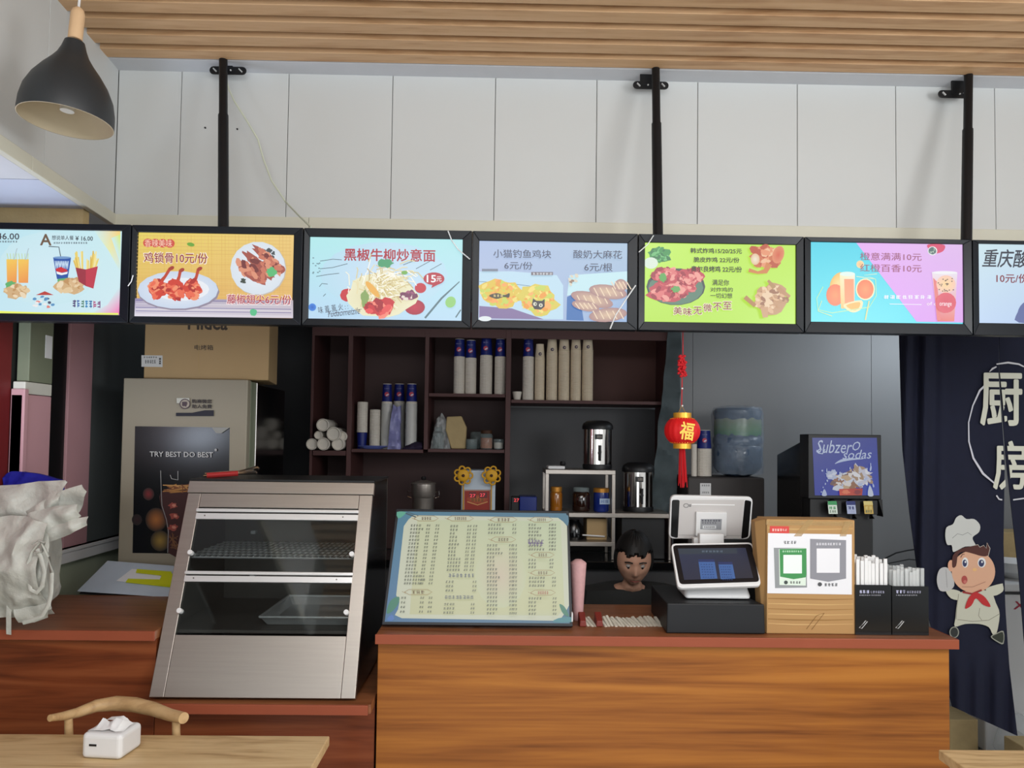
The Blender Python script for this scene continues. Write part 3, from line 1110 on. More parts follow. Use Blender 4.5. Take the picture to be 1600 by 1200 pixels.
pr.text('满足你', 1113, 437, 1139, 446, G, .02); pr.text('对炸鸡的', 1110, 449, 1145, 456, G, .02); pr.text('一切幻想', 1110, 458, 1144, 466, G, .02)
for k, ch in enumerate('美味无微不至'):
    x, y = 1052 + k * 15.5, 479 - k * 1.6 + (3 if k in (1, 2) else 0)
    pr.text(ch, x, y, x + 14, y + 13, (240, 236, 200), .06)
    pr.text(ch, x + .6, y + .6, x + 13.4, y + 12.4, (140, 50, 50), .012)
pr.food(1196, 400, 24, 17, [(206, 110, 70), (232, 150, 110), (240, 190, 150), (190, 80, 50)], 50, .24, .2)
pr.ell(1216, 398, 9, 14, (214, 90, 60), .3, rim=(224, 140, 100)).line([(1170, 422), (1184, 426), (1196, 424), (1202, 412)], [6, 4, 8, 10], (210, 130, 70)).ell(1180, 405, 7, 9, (240, 232, 210), rim=(226, 190, 150))
pr.food(1204, 467, 26, 23, [(196, 150, 110), (222, 180, 140), (160, 110, 80), (236, 206, 170)], 80, .14)
pr.line([(1164, 464), (1180, 478)], [7, 6], (180, 130, 80)).line([(1200, 438), (1210, 450)], [4, 7], (180, 140, 90)).line([(1234, 464), (1215, 450)], [5, 8], (190, 140, 100)).line([(1196, 496), (1194, 480)], [8, 12], (206, 160, 120))
pr.done('backlit_print', t)

# --- 6
t, pr = menu(5)
cornerbg(pr, 5, [(76, 214, 236), (76, 214, 236), (70, 220, 236), (84, 226, 238)])
pr.poly([(1338, 379.5), (1506, 382), (1506, 504), (1432, 502.5)], [(230, 176, 244), (226, 190, 240), (222, 160, 236), (214, 150, 236)])
CW = (190, 240, 240)
pr.ell(1350, 394, 0.1, .1, CW)
pr.ell(1344, 423 - 10, 6, 6, (244, 190, 130), rim=(246, 220, 170)); 
pr.ell(1310, 442, 12, 18, (250, 220, 150), .5, rim=(240, 190, 90)).ell(1305, 461, 14, 17, (250, 150, 90), rim=(246, 120, 80))
pr.poly([(1312, 428), (1336, 428), (1335, 482), (1314, 482)], [(246, 238, 190), (240, 240, 220), (250, 170, 120), (250, 200, 110)])
pr.poly([(1319, 436), (1334, 436), (1334, 472), (1320, 474)], (246, 156, 110))
pr.ell(1324, 428, 12, 3.5, (226, 244, 236))
pr.ell(1352, 452, 15, 17, (244, 240, 190)).ell(1352, 452, 13, 15, (250, 150, 90), rim=(248, 120, 70))
pr.poly([(1318, 476), (1346, 469), (1346, 482), (1336, 488), (1326, 486)], (250, 230, 180), 3).poly([(1322, 477), (1343, 472), (1342, 481), (1334, 485)], (248, 186, 90), 3)
pr.line([(1368, 436), (1369, 462), (1358, 480), (1300, 489), (1278, 484), (1276, 466), (1286, 448)], 1.3, (190, 236, 180)).line([(1338, 432), (1368, 436), (1350, 430), (1370, 428)], 1.2, (220, 240, 200))
pr.line([(1284, 470), (1278, 486), (1300, 494)], 1.2, (220, 236, 170)).line([(1358, 470), (1352, 500)], 2.2, (226, 220, 150))
pr.text('橙意满满10元', 1344, 395, 1440, 407, (150, 70, 100), .004)
pr.text('红橙百香10元', 1344, 413, 1440, 425, (150, 60, 90), .004)
pr.scrib(1380, 461, 1456, 467, 8, (240, 240, 250)); pr.line([(1390, 475), (1440, 476)], 1, (240, 240, 250)); pr.text('of orange', 1448, 472, 1487, 479, (252, 240, 244), .01)
pr.poly([(1450, 382), (1475, 382.5), (1474, 392), (1462, 396), (1452, 390)], (220, 70, 110), 4); pr.ell(1457, 392, 7.5, 7, (232, 236, 236)).ell(1457, 392, 6, 5.5, (80, 110, 110), jag=.1)
for k in range(8):
    pr.ell(1457 + R.uniform(-4, 4), 392 + R.uniform(-3.5, 3.5), 1, .8, (190, 210, 190), n=6)
pr.poly([(1456, 425), (1496, 426), (1491, 502), (1465, 502)], [(236, 226, 236), (232, 226, 240), (232, 120, 110), (226, 100, 100)])
pr.poly([(1458, 434), (1464, 440), (1470, 500), (1464, 500)], (230, 120, 120)); pr.ell(1478, 444, 15, 14, (250, 214, 150), rim=(246, 200, 180))
for k in range(22):
    pr.ell(R.uniform(1466, 1490), R.uniform(434, 456), 1.2, 1, (90, 70, 60), n=6)
pr.ell(1478, 473, 16, 16, (216, 60, 90), rim=(224, 80, 100)).text('orange', 1468, 473, 1487, 480, (250, 230, 236), .01)
pr.ell(1476, 426, 20, 2.5, (240, 240, 244))
pr.done('backlit_print', t)

# --- 7
t, pr = menu(6)
cornerbg(pr, 6, [(206, 232, 240), (196, 220, 240), (186, 206, 240), (190, 214, 244)])
pr.text('重庆酸辣粉', 1537, 390, 1655, 418, (34, 40, 60), .012, 0, 5)
pr.text('10元/份', 1557, 428, 1607, 442, (130, 30, 50), .016)
pr.ell(1635, 492, 45, 38, (80, 90, 150), rim=(110, 124, 180)) if False else pr.poly([(1592, 504), (1590, 488), (1598, 474), (1614, 468), (1650, 470), (1670, 505)], (90, 104, 160), 3)
pr.done('backlit_print', t)

# thin curved white strips across the screens and frames
for pts, lab, wv in (([(700, 361), (706, 376), (716, 390), (728, 400), (734, 405)], 'curled white strip across the upper right corner of the noodle screen', .006),
                ([(1021, 368), (1012, 382), (998, 394)], 'thin white strip crossing the upper left corner of the green chicken screen', .0055),
                ([(993, 446), (978, 468), (962, 492), (953, 514)], 'thin white strip over the lower right corner of the dough twist screen', .007),
                ([(208, 430), (205, 440), (200, 447)], 'short white thread between the drinks screen and the drumstick screen', .0025)):
    b = B()
    b.tube([P(x, y, YM - .008) for x, y in pts], [wv * .75] * (len(pts)), 'film', 8, .5)
    tag(ob('white_strip', b, smooth=True), lab, 'film strip')

# ================================================================= PENDANT LAMP
lc = P(103, 190, 2.12)
t = thing('pendant_lamp', 'black bell-shaped pendant lamp with pale wooden neck', 'lamp', (lc.x, lc.y, lc.z))
MT = Matrix.Translation(lc) @ Matrix.Rotation(math.radians(3), 4, 'Y') @ Matrix.Rotation(math.radians(-2), 4, 'X')
sc_ = 2.12 / 1200 * 1.0
hh = [(67.5, 0), (67.8, 6), (67, 22), (63, 42), (54, 62), (42, 80), (31, 94), (23, 106), (18, 118), (14.5, 130)]
outer = [(r * sc_, z * sc_) for r, z in hh]
inner = [(max(r * sc_ - .002, .001), z * sc_ - (.002 if z > 0 else 0)) for r, z in hh]
b = B(MT); b.lathe(outer, (0, 0, 0), 'shade_black', 48, cap=False); ob('lamp_shade', b, t, smooth=True)
b = B(MT); b.lathe(inner[::-1] + [], (0, 0, 0), 'shade_inner', 48, cap=False); b.lathe([(outer[0][0], 0), (inner[0][0], -.0005)], (0, 0, 0), 'shade_inner', 48, cap=False); ob('shade_lining', b, t, smooth=True)
b = B(MT); b.lathe([(14.8 * sc_, 129 * sc_), (10, 1) and (13 * sc_, 131 * sc_), (10.5 * sc_, 134 * sc_), (10.5 * sc_, 176 * sc_), (8.5 * sc_, 183 * sc_), (4 * sc_, 187 * sc_)][2:], (0, 0, 0), 'pine', 24); ob('wooden_neck', b, t, smooth=True)
b = B(MT); b.tube([(0, 0, 186 * sc_), (0, 0, .78)], .0035, 'white_plastic', 8); ob('cord', b, t, smooth=True)
b = B(MT); b.lathe([(.018, .03), (.02, .1), (.026, .13), (.02, .16), (.016, .2)], (0, 0, 0), 'offwhite', 20); ob('bulb', b, t, smooth=True)

# ================================================================= TABLE, CHAIR, NAPKIN HOLDER
zt2 = 0.75


def zhit(px, py, z):
    d = ray(px, py)
    return CAM + d * ((z - 1.6) / d.z)


def table(x0, x1, y0, y1, lab):
    t = thing('dining_table', lab, 'table', ((x0 + x1) / 2, (y0 + y1) / 2, 0))
    b = B(); b.box(x0, x1, y0, y1, zt2 - .028, zt2, 'ash_wood'); ob('tabletop', b, t, bevel=.003)
    for lx in (x0 + .06, x1 - .06):
        for ly in (y0 + .06, y1 - .06):
            b = B(); b.lathe([(.014, 0), (.022, zt2 - .03)], (lx, ly, 0), 'chair_wood', 14); ob('leg', b, t, smooth=True)
    for ly in (y0 + .09, y1 - .09):
        b = B(); b.box(x0 + .08, x1 - .08, ly - .01, ly + .01, zt2 - .1, zt2 - .029, 'ash_wood'); ob('apron', b, t)
    return t


c0 = zhit(515, 1150, zt2)
table(c0.x - 1.25, c0.x, c0.y - .7, c0.y, 'pale ash wood dining table holding the white tissue box')
c1 = zhit(1466, 1171, zt2)
table(c1.x, c1.x + 1.2, c1.y - .7, c1.y, 'pale wood table of which only a strip shows below the dark curtain')

cx = PX(186, 2.36)
t = thing('dining_chair', 'pale wood chair with curved horn-shaped top rail behind the ash table', 'chair', (cx, 2.26, 0))
Yc = 2.36
pts, rr = [], []
for px, py, Y, r in ((78, 1122, 2.20, .010), (98, 1119, 2.24, .0125), (120, 1114, 2.29, .015), (150, 1103, 2.335, .019), (180, 1099, 2.355, .0225), (210, 1101, 2.35, .0225), (240, 1108, 2.32, .0205), (265, 1117, 2.28, .018), (287, 1122, 2.24, .0165)):
    pts.append(P(px, py, Y)); rr.append(r)
b = B(); b.tube(pts, rr, 'chair_wood', 16, .95); ob('top_rail', b, t, smooth=True)
zs = .45
sx0, sx1 = cx - .20, cx + .20
legs = []
for px, Yt in ((107, 2.265), (275, 2.265)):
    q = P(px, 1122, Yt)
    b = B(); b.tube([(q.x, q.y, q.z), (q.x, 2.30, .45), (q.x * 1.02, 2.36, 0)], [.011, .014, .012], 'chair_wood', 12); ob('rear_leg', b, t, smooth=True)
for sx in (-.19, .19):
    b = B(); b.tube([(cx + sx, 1.93, zs), (cx + sx * 1.1, 1.9, 0)], [.015, .011], 'chair_wood', 12); ob('front_leg', b, t, smooth=True)
b = B(); b.box(cx - .21, cx + .21, 1.9, 2.3, zs - .01, zs + .012, 'chair_wood'); ob('seat', b, t, bevel=.008)
b = B()
for Y in (1.94, 2.28):
    b.box(cx - .18, cx + .18, Y - .01, Y + .01, zs - .06, zs - .011, 'chair_wood')
ob('seat_rail', b, t, bevel=.002)

# tissue box on the table
a = zhit(137, 1190, zt2)
q = zhit(172, 1178, zt2)
wt = .113
MN = Matrix.Translation((q.x, q.y + .01, zt2 + .001)) @ Matrix.Rotation(math.radians(-6), 4, 'Z')
t = thing('tissue_box', 'small white rounded tissue box on the ash table in front of the chair', 'tissue box', (q.x, q.y + .01, zt2))
b = B(MN); b.box(-.055, .055, -.05, .05, 0, .066, 'white_plastic'); ob('box_body', b, t, bevel=.012, seg=4)
b = B(MN); b.box(-.032, -.012, -.0515, -.0495, .034, .039, 'black'); ob('slot', b, t)
b = B(MN)
b.patch([(-.045, .02, .066), (-.03, .0, .088), (-.005, 0, .08), (.01, 0, .092), (.03, 0, .088), (.04, .02, .07)], [(-.05, -.03, .066), (-.03, -.035, .068), (0, -.035, .07), (.01, -.03, .072), (.03, -.035, .068), (.046, -.03, .066)], 'paper', 20, 10, .006, 30, 0, 3, .001)
b.patch([(-.04, .035, .066), (-.02, .02, .085), (.02, .02, .09), (.04, .03, .066)], [(-.04, .0, .068), (-.02, 0, .084), (.02, 0, .086), (.04, 0, .068)], 'paper', 14, 8, .005, 30, 0, 5, .001)
ob('tissue', b, t, smooth=True)

# ================================================================= FOOD WARMER
Yf, dY, H = 2.50, .28, .673
z0 = zl + .012
XA, XB_ = PX(245, 2.5), PX(563, 2.5)
WX = XB_ - XA
t = thing('food_warmer', 'steel glass-fronted food warmer cabinet with sloping front on the low counter', 'food warmer', ((XA + XB_) / 2, Yf + .3, zl))
nrm = Vector((0, -H, dY)).normalized()
PLF = Pl((0, Yf, z0), nrm)


def FP(x, v, e=0.0):
    """x metres, v 0..1 up the slope, e outwards"""
    return Vector((x, Yf + dY * v, z0 + H * v)) + nrm * e


def vof(py):
    d = py - 688.0
    return (1200 * (1.6 - z0) - Yf * d) / (1200 * H + dY * d)


def fbox(b, x0, x1, v0, v1, e0, e1, m):
    lo = [FP(x0, v0, e1), FP(x1, v0, e1), FP(x1, v0, e0), FP(x0, v0, e0)]
    hi = [FP(x0, v1, e1), FP(x1, v1, e1), FP(x1, v1, e0), FP(x0, v1, e0)]
    b.hexa(lo, hi, m)


Yk = 3.12
V = lambda py: vof(py + 3)
sw = .046
for x0, x1, s_ in ((XA, XA + sw, 0), (XB_ - sw, XB_, 1)):
    b = B(); fbox(b, x0, x1, 0, V(773), -.02, 0, 'steel'); ob('side_frame', b, t, bevel=.0015)
b = B(); fbox(b, XA - .003, XB_ + .003, V(772), 1, -.02, .001, 'steel'); ob('top_frame', b, t, bevel=.0015)
b = B(); fbox(b, XA + sw + .001, XB_ - sw - .001, V(794), V(773), -.02, -.001, 'steel'); ob('header_panel', b, t, bevel=.001)
b = B(); fbox(b, XA + sw + .001, XB_ - sw - .001, 0, V(990), -.02, -.001, 'steel'); ob('base_panel', b, t, bevel=.001)
zt_ = z0 + H
for x in (XA, XB_ - .008):
    b = B()
    b.prism([(x, Yf + .02, z0), (x, Yk, z0), (x, Yk, zt_), (x, Yf + dY + .02, zt_)], (.008, 0, 0), 'black_gloss')
    ob('side_panel', b, t)
b = B(); b.box(XA, XB_, Yk, Yk + .01, z0, zt_, 'steel_dark'); ob('back_panel', b, t)
for x in (XA + .0085, XB_ - .0105):
    b = B()
    b.prism([(x, Yf + .06, z0 + .02), (x, Yk - .002, z0 + .02), (x, Yk - .002, zt_ - .01), (x, Yf + dY + .03, zt_ - .01)], (.002, 0, 0), 'steel_dark')
    ob('added_lining', b, t)  # paler lining added to brighten the inside of the warmer
b = B(); b.box(XA - .003, XB_ + .003, Yf + dY, Yk + .012, zt_ + .0005, zt_ + .008, 'black'); ob('top_panel', b, t, bevel=.001)
b = B(); b.box(XA + .03, XB_ - .02, Yf + .03, Yk - .02, zl + .001, z0, 'black'); ob('foot_frame', b, t)
zmid = z0 + H * V(895)
b = B(); b.box(XA + .009, XB_ - .009, Yf + dY * V(990) + .03, Yk - .001, z0 + H * V(985) - .01, z0 + H * V(985), 'steel_dark'); ob('warming_floor', b, t)
for (ya, yb2) in ((797, 895), (893, 990)):
    b = B(); fbox(b, XA + sw - .002, XB_ - sw + .002, V(yb2 - 2), V(ya + 12), -.006, -.002, 'glass')
    d_ = ob('glass_door', b, t)
    b = B(); fbox(b, XA + sw - .004, XB_ - sw + .004, V(ya + 5), V(ya), .0, .010, 'aluminium'); ob('rail', b, d_, bevel=.003)
    b = B(); fbox(b, XA + sw - .002, XB_ - sw + .002, V(ya + 16), V(ya + 7), -.001, .006, 'aluminium'); ob('handle_strip', b, d_, bevel=.001)
    b = B()
    for x in (XA + sw + .03, XB_ - sw - .05):
        q = FP(x, V(ya + 11), .006)
        b.tube([q, q + nrm * .002], .0025, 'steel_dark', 8)
    ob('screw', b, d_)
for py in (865, 954):
    for x in (XA + sw + .004, XB_ - sw - .006):
        q = FP(x, V(py), 0)
        b = B(); b.tube([q - nrm * .008, q + nrm * .014], .0085, 'white_plastic', 12); ob('knob', b, t, smooth=True)
# wire rack and rear clips
rk = z0 + H * V(872)
b = B()
ya, yb2 = Yf + dY * V(872) + .03, Yk - .03
for k in range(30):
    x = XA + .03 + (WX - .06) * k / 29
    b.tube([(x, ya, rk), (x, yb2, rk)], .0026, 'aluminium', 6)
for k in range(7):
    y = ya + (yb2 - ya) * k / 6
    b.tube([(XA + .012, y, rk - .003), (XB_ - .012, y, rk - .003)], .0034, 'aluminium', 6)
ob('wire_rack', b, t, smooth=True)
for x in (XA + .12, ):
    for zz in (rk + .03, rk - .14):
        b = B(); b.box(x, x + .02, Yk - .03, Yk - .002, zz, zz + .014, 'white_plastic'); ob('corner_clip', b, t, bevel=.003)
# tray inside
zt3 = z0 + H * V(985) + .001
tx0, tx1, ty0, ty1 = PX(425, 2.75), XB_ - .03, 2.66, 3.02
b = B()
lo = [(tx0 + .02, ty0 + .02, zt3), (tx1 - .02, ty0 + .02, zt3), (tx1 - .02, ty1 - .02, zt3), (tx0 + .02, ty1 - .02, zt3)]
hi = [(tx0, ty0, zt3 + .03), (tx1, ty0, zt3 + .03), (tx1, ty1, zt3 + .03), (tx0, ty1, zt3 + .03)]
b.add(lo + hi, [(0, 1, 2, 3), (0, 4, 5, 1), (1, 5, 6, 2), (2, 6, 7, 3), (3, 7, 4, 0)], 'aluminium')
rimp = [(x, y, zt3 + .03) for x, y in ((tx0, ty0), (tx1, ty0), (tx1, ty1), (tx0, ty1), (tx0, ty0))]
b.tube(rimp, .005, 'aluminium', 8)
tag(ob('baking_tray', b, bevel=.004), 'shallow steel tray lying inside the food warmer behind the lower glass', 'tray')
# tongs on top
b = B()
q0, q1, q2 = P(318, 741, 2.86), P(372, 738, 2.9), P(402, 735, 2.94)
zz = zt_ + .010
for s_ in (0, 1):
    o_ = Vector((0, .012 * s_, .008 * s_))
    b.tube([Vector((q0.x, q0.y, zz + .004)) + o_, Vector((q1.x, q1.y, zz + .012)) + o_, Vector((q2.x - .01, q2.y, zz + .016)) + o_ * 2, Vector((q2.x, q2.y, zz + .012)) + o_ * 2], [.006, .007, .013, .009], 'chrome', 8, .7)
tg = tag(ob('tongs', b, smooth=True), 'steel tongs with red grip lying on top of the food warmer', 'tongs')
b = B(); b.tube([(q0.x + .012, q0.y - .001, zz + .006), (q1.x - .0, q1.y - .001, zz + .013)], .0115, 'grip_red', 10, .9); tag(ob('grip', b, tg, smooth=True), 'red rubber grip')

# ================================================================= MENU STAND on counter
def stand_plane(px0, py0, px1, py1, Y, lean):
    """a plane leaning back by lean (dy/dz), bottom edge at Y"""
    zb2 = zc
    return Pl((0, Y, zb2), (0, -1, lean))


ms = stand_plane(0, 0, 0, 0, 2.60, .42)
t = thing('menu_stand', 'printed drinks price list in a slim dark frame with teal border standing on the counter', 'menu', (PX(745, 2.6), 2.63, zc))
# outline: bl (593,978) br (893,982) tl (620,796) tr (889,797)
pts = [ms.hit(596, 978), ms.hit(895, 981), ms.hit(889, 798), ms.hit(619, 795)]
zlo = zc + .012
b = B()
q = [Vector((p.x, p.y, p.z)) for p in pts]
q[0].z = q[1].z = zlo
q[0].y = q[1].y = 2.60 + .42 * (zlo - zc)
zhi = (q[2].z + q[3].z) / 2
for k in (2, 3):
    q[k].z = zhi
    q[k].y = 2.60 + .42 * (zhi - zc)
q = [p + ms.n * -.0 for p in q]
b.prism(q, -ms.n * .022, 'frame_black')
ob('frame', b, t, bevel=.002)


def inset(k):
    c = (q[0] + q[1] + q[2] + q[3]) / 4
    r = []
    for p in q:
        d = p - c
        dx = math.copysign(k, d.x)
        du = math.copysign(k, d.z)
        r.append(p - ms.x * dx - ms.u * du + ms.n * .0008)
    return r


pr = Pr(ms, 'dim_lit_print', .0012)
TQ = (50, 118, 146)
vs = inset(.010)
pr.b.add(vs, [(0, 1, 2, 3)], 'dim_lit_print', [(60, 124, 176), (60, 120, 150), (64, 128, 160), (66, 140, 170)])
# cream sheet with notched corners in pixels of its own face
pr.poly([(622, 952), (624, 940), (619, 930), (631, 822), (638, 812), (646, 805), (872, 809), (880, 815), (886, 822), (889, 946), (884, 956), (874, 970), (628, 966), (617, 961)], (232, 236, 208))
pr.poly([(640, 960), (652, 812), (876, 814), (882, 950), (872, 962)], [(226, 226, 176), (226, 232, 190), (222, 236, 196), (230, 232, 180), (226, 230, 186)])
pr.ell(782, 900, 40, 50, (236, 220, 190), rim=(228, 234, 190))
LG = (40, 140, 110)
pr.poly([(604, 958), (608, 942), (616, 934), (624, 933), (622, 944), (612, 956)], LG, 3)
pr.poly([(620, 800), (634, 800), (630, 806), (622, 810)], (90, 190, 160), 2).line([(634, 802), (650, 808)], 2, (40, 80, 90)).line([(636, 800), (654, 806)], 1, (40, 80, 90))
pr.poly([(874, 944), (882, 948), (889, 962), (884, 962), (878, 956)], LG, 3).poly([(864, 972), (872, 966), (892, 964), (893, 972)], (50, 150, 160), 2)
pr.poly([(866, 806), (876, 802), (888, 806), (887, 822), (880, 813)], (60, 130, 160), 2)
pr.poly([(604, 968), (612, 960), (616, 966), (612, 970)], (70, 130, 210), 2)
GO, TX, RD = (176, 140, 80), (96, 104, 84), (186, 70, 50)


def head(x0, x1, y, n, c=(120, 90, 50)):
    m = 4
    pts = [(x0, y), (x0 + 7, y - m), (x1 - 7, y - m), (x1, y), (x1 - 7, y + m), (x0 + 7, y + m), (x0, y)]
    pr.line(pts, .8, GO)
    pr.line([(x0 - 4, y - 1), (x0 + 2, y + 2)], .6, GO)
    pr.scrib(x0 + 11, y - 2.6, x1 - 11, y + 2.6, n, c)


def rows(x0, y0, dy, spec, cols, slx=0.0):
    for i, n in enumerate(spec):
        y = y0 + i * dy
        xx = x0 - slx * i
        if n:
            pr.scrib(xx, y - 1.9, xx + n * 4.3, y + 1.9, n, TX, .8)
        for cxx in cols:
            pr.scrib(cxx - slx * i, y - 1.8, cxx - slx * i + 7, y + 1.8, 2, TX, .8)


head(647, 685, 810, 4); rows(641, 821, 5.65, [4, 5, 4, 4, 4, 4, 4, 4, 4, 4, 4, 4, 4, 5, 6, 8, 7], [666, 680], .68)
head(632, 675, 925, 3); rows(626, 934, 7.2, [2, 2, 2, 2], [656, 669], .6)
head(699, 740, 810, 6); rows(703, 822, 5.7, [3, 3, 2, 3, 3, 4, 3, 3, 3, 5, 5, 5, 5], [730, 739], .5)
rows(696, 909, 6.8, [3, 3, 3], [738], .3); rows(693, 944, 6.6, [4, 4, 4], [735], .3)
pr.scrib(700, 896, 742, 902, 7, (110, 120, 130)); pr.scrib(694, 930, 740, 936, 8, (120, 130, 130))
head(766, 808, 812, 4); rows(762, 820, 6.2, [5, 6, 6], [800])
head(767, 806, 843, 4); rows(760, 852, 6.25, [4, 5, 6, 3, 3, 3, 4, 4, 5, 4, 4, 4, 4, 4, 4, 4, 4, 3], [795, 801])
head(828, 864, 812, 5); rows(825, 820, 5.5, [3, 5, 4, 5, 3, 5, 5, 6], [857, 862])
pr.scrib(824, 843, 850, 850, 5, (110, 90, 140)); pr.scrib(825, 847, 849, 853, 4, (110, 90, 140))
head(830, 866, 867, 4); rows(825, 875, 5.6, [3, 3, 3], [858])
head(829, 867, 895, 4); rows(826, 903, 6, [6, 6, 6], [862])
head(829, 868, 926, 5, RD); rows(825, 935, 6, [5, 3, 3, 3, 3], [863])
pr.done('printed_sheet', t)
b = B(); b.prism([(PX(745, 2.7), 2.68, zc + .001), (PX(745, 2.7), 2.76, zc + .001), (PX(745, 2.7), 2.69, zc + .2)], (.02, 0, 0), 'black'); ob('easel_leg', b, t)
b = B(); q2 = ms.hit(893, 964); b.box(q2.x - .001, q2.x + .004, q2.y - .01, q2.y + .01, q2.z - .014, q2.z + .016, 'white_plastic'); ob('clip', b, t, bevel=.001)

# ================================================================= ON THE COUNTER
def rotz(cx, cy, deg, z=0.0):
    return Matrix.Translation((cx, cy, z)) @ Matrix.Rotation(math.radians(deg), 4, 'Z')


# --- till with two screens
xk0, xk1 = PX(1043, 2.57), PX(1198, 2.57)
t = thing('till', 'white two-screen touch till standing on its black base box', 'till', ((xk0 + xk1) / 2, 2.72, zc))
zb1 = P(1120, 944, 2.57).z
b = B()
b.hexa([(xk0, 2.57, zc + .001), (xk1 - .004, 2.57, zc + .001), (xk1 - .06, 2.88, zc + .001), (xk0 + .01, 2.88, zc + .001)], [(xk0 + .003, 2.575, zb1), (xk1 - .006, 2.575, zb1), (xk1 - .06, 2.88, zb1 + .004), (xk0 + .01, 2.88, zb1 + .004)], 'metal_black')
ob('base_box', b, t, bevel=.004)
# white stand body
b = B()
q0, q1 = P(1066, 934, 2.66), P(1172, 936, 2.66)
zt4 = zb1 + .004
b.hexa([(q0.x, 2.63, zt4), (q1.x, 2.63, zt4), (q1.x - .01, 2.8, zt4), (q0.x + .01, 2.8, zt4)], [(q0.x + .012, 2.66, zt4 + .045), (q1.x - .012, 2.66, zt4 + .045), (q1.x - .02, 2.8, zt4 + .10), (q0.x + .02, 2.8, zt4 + .10)], 'white_plastic')
ob('stand', b, t, bevel=.014, seg=4)
b = B(); q = P(1100, 870, 2.80); b.box(q.x - .04, q.x + .05, 2.79, 2.82, zt4 + .05, P(1100, 840, 2.80).z, 'white_plastic'); ob('neck', b, t, bevel=.004)


def rrect(c, r, n=5):
    """rounded quad from four 2D corners in order"""
    out = []
    k = len(c)
    for i in range(k):
        p, a, d = Vector(c[i]), Vector(c[i - 1]), Vector(c[(i + 1) % k])
        u, v = (a - p).normalized(), (d - p).normalized()
        for j in range(n + 1):
            s_ = j / n
            q = (p + u * r) * (1 - s_) ** 2 + p * 2 * s_ * (1 - s_) + (p + v * r) * s_ ** 2
            out.append((q.x, q.y))
    return out


ps = Pl(P(1124, 884, 2.635), (-.05, -.78, .62))
o4 = rrect([(1048, 849), (1176, 847), (1190, 915), (1059, 919)], 8)
b = B(); b.prism([ps.hit(x, y) for x, y in o4], -ps.n * .016, 'white_plastic'); sc1 = ob('front_screen', b, t, bevel=.003)
pr = Pr(ps, 'gloss_print', .0006)
pr.poly(rrect([(1051, 852), (1174, 850), (1187, 909), (1062, 913)], 6), (16, 18, 24))
pr.done('screen_glass', sc1)
pr = Pr(ps, 'dim_lit_print', .0012)
pr.poly([(1059, 857), (1165, 856), (1177, 903), (1069, 906)], [(34, 52, 92), (30, 44, 80), (24, 30, 56), (22, 34, 72)])
pr.poly([(1059, 857), (1151, 856.5), (1152, 865), (1061, 866)], (50, 66, 84))
for x0, x1, y0 in ((1091, 1118, 874), (1122, 1146, 878)):
    pr.poly([(x0, y0), (x1 - 2, y0), (x1 + 3, 904), (x0 + 4, 905)], (74, 124, 200))
    pr.poly([(x0, y0), (x1 - 2, y0), (x1 - 1, y0 + 4), (x0 + .6, y0 + 4)], (30, 54, 120))
    for k in range(6):
        yy = y0 + 7 + k * 4
        pr.scrib(x0 + 3 + k * .6, yy, x1 - 4 + k * .6, yy + 1.6, 5, (30, 60, 130))
pr.scrib(1096, 860, 1130, 863, 6, (120, 140, 160))
pr.done('display', sc1)
pb = Pl(P(1112, 808, 2.84), (0, -.97, -.2))
b = B(); b.prism([pb.hit(x, y) for x, y in rrect([(1048, 774), (1177, 777), (1172, 843), (1045, 842)], 9)], -pb.n * .018, 'white_plastic'); sc2 = ob('rear_screen', b, t, bevel=.004)
pr = Pr(pb, 'gloss_print', .0008)
pr.poly(rrect([(1050, 781), (1062, 781), (1059, 841), (1048, 838)], 3), (14, 16, 18)).poly(rrect([(1164, 781), (1174, 783), (1169, 839), (1158, 842)], 3), (14, 16, 18))
pr.poly([(1062, 781), (1163, 781), (1158, 841), (1059, 841)], (196, 192, 190))
pr.ell(1072, 790, 4.5, 3.5, (120, 118, 118)).ell(1072, 790, 3.3, 2.4, (190, 188, 186)); pr.scrib(1076, 788, 1081, 792, 1, (80, 80, 80)); pr.line([(1081, 788), (1148, 789)], 1.5, (236, 236, 236))
pr.line([(1088, 802), (1086, 838)], 1, (130, 130, 128)); pr.line([(1135, 802), (1134, 838)], 1, (150, 150, 148)); pr.line([(1060, 836), (1158, 837)], .7, (150, 150, 148))
pr.done('rear_cover', sc2)
b = B(); b.prism([pb.hit(x, y, .012) for x, y in ((1088, 800), (1136, 801), (1135, 838), (1087, 838))], -pb.n * .012, 'white_plastic'); ob('hinge_plate', b, sc2, bevel=.002)
pr = Pr(pb, 'gloss_print', .0128)
pr.poly([(1095, 811), (1128, 811), (1127, 828), (1094, 827)], (150, 152, 156)); pr.scrib(1096, 812, 1126, 815, 7, (70, 70, 80)); pr.scrib(1096, 816, 1120, 818, 6, (80, 80, 90)); pr.poly([(1098, 821), (1119, 821), (1119, 826), (1098, 826)], (210, 212, 214)); pr.scrib(1100, 822, 1117, 825, 7, (100, 100, 104))
pr.done('rating_sticker', sc2)
q = P(1110, 843, 2.78)
b = B(); b.box(PX(1092, 2.78), PX(1130, 2.78), 2.765, 2.80, q.z - .015, q.z + .022, 'white_plastic'); ob('hinge', b, t, bevel=.004)

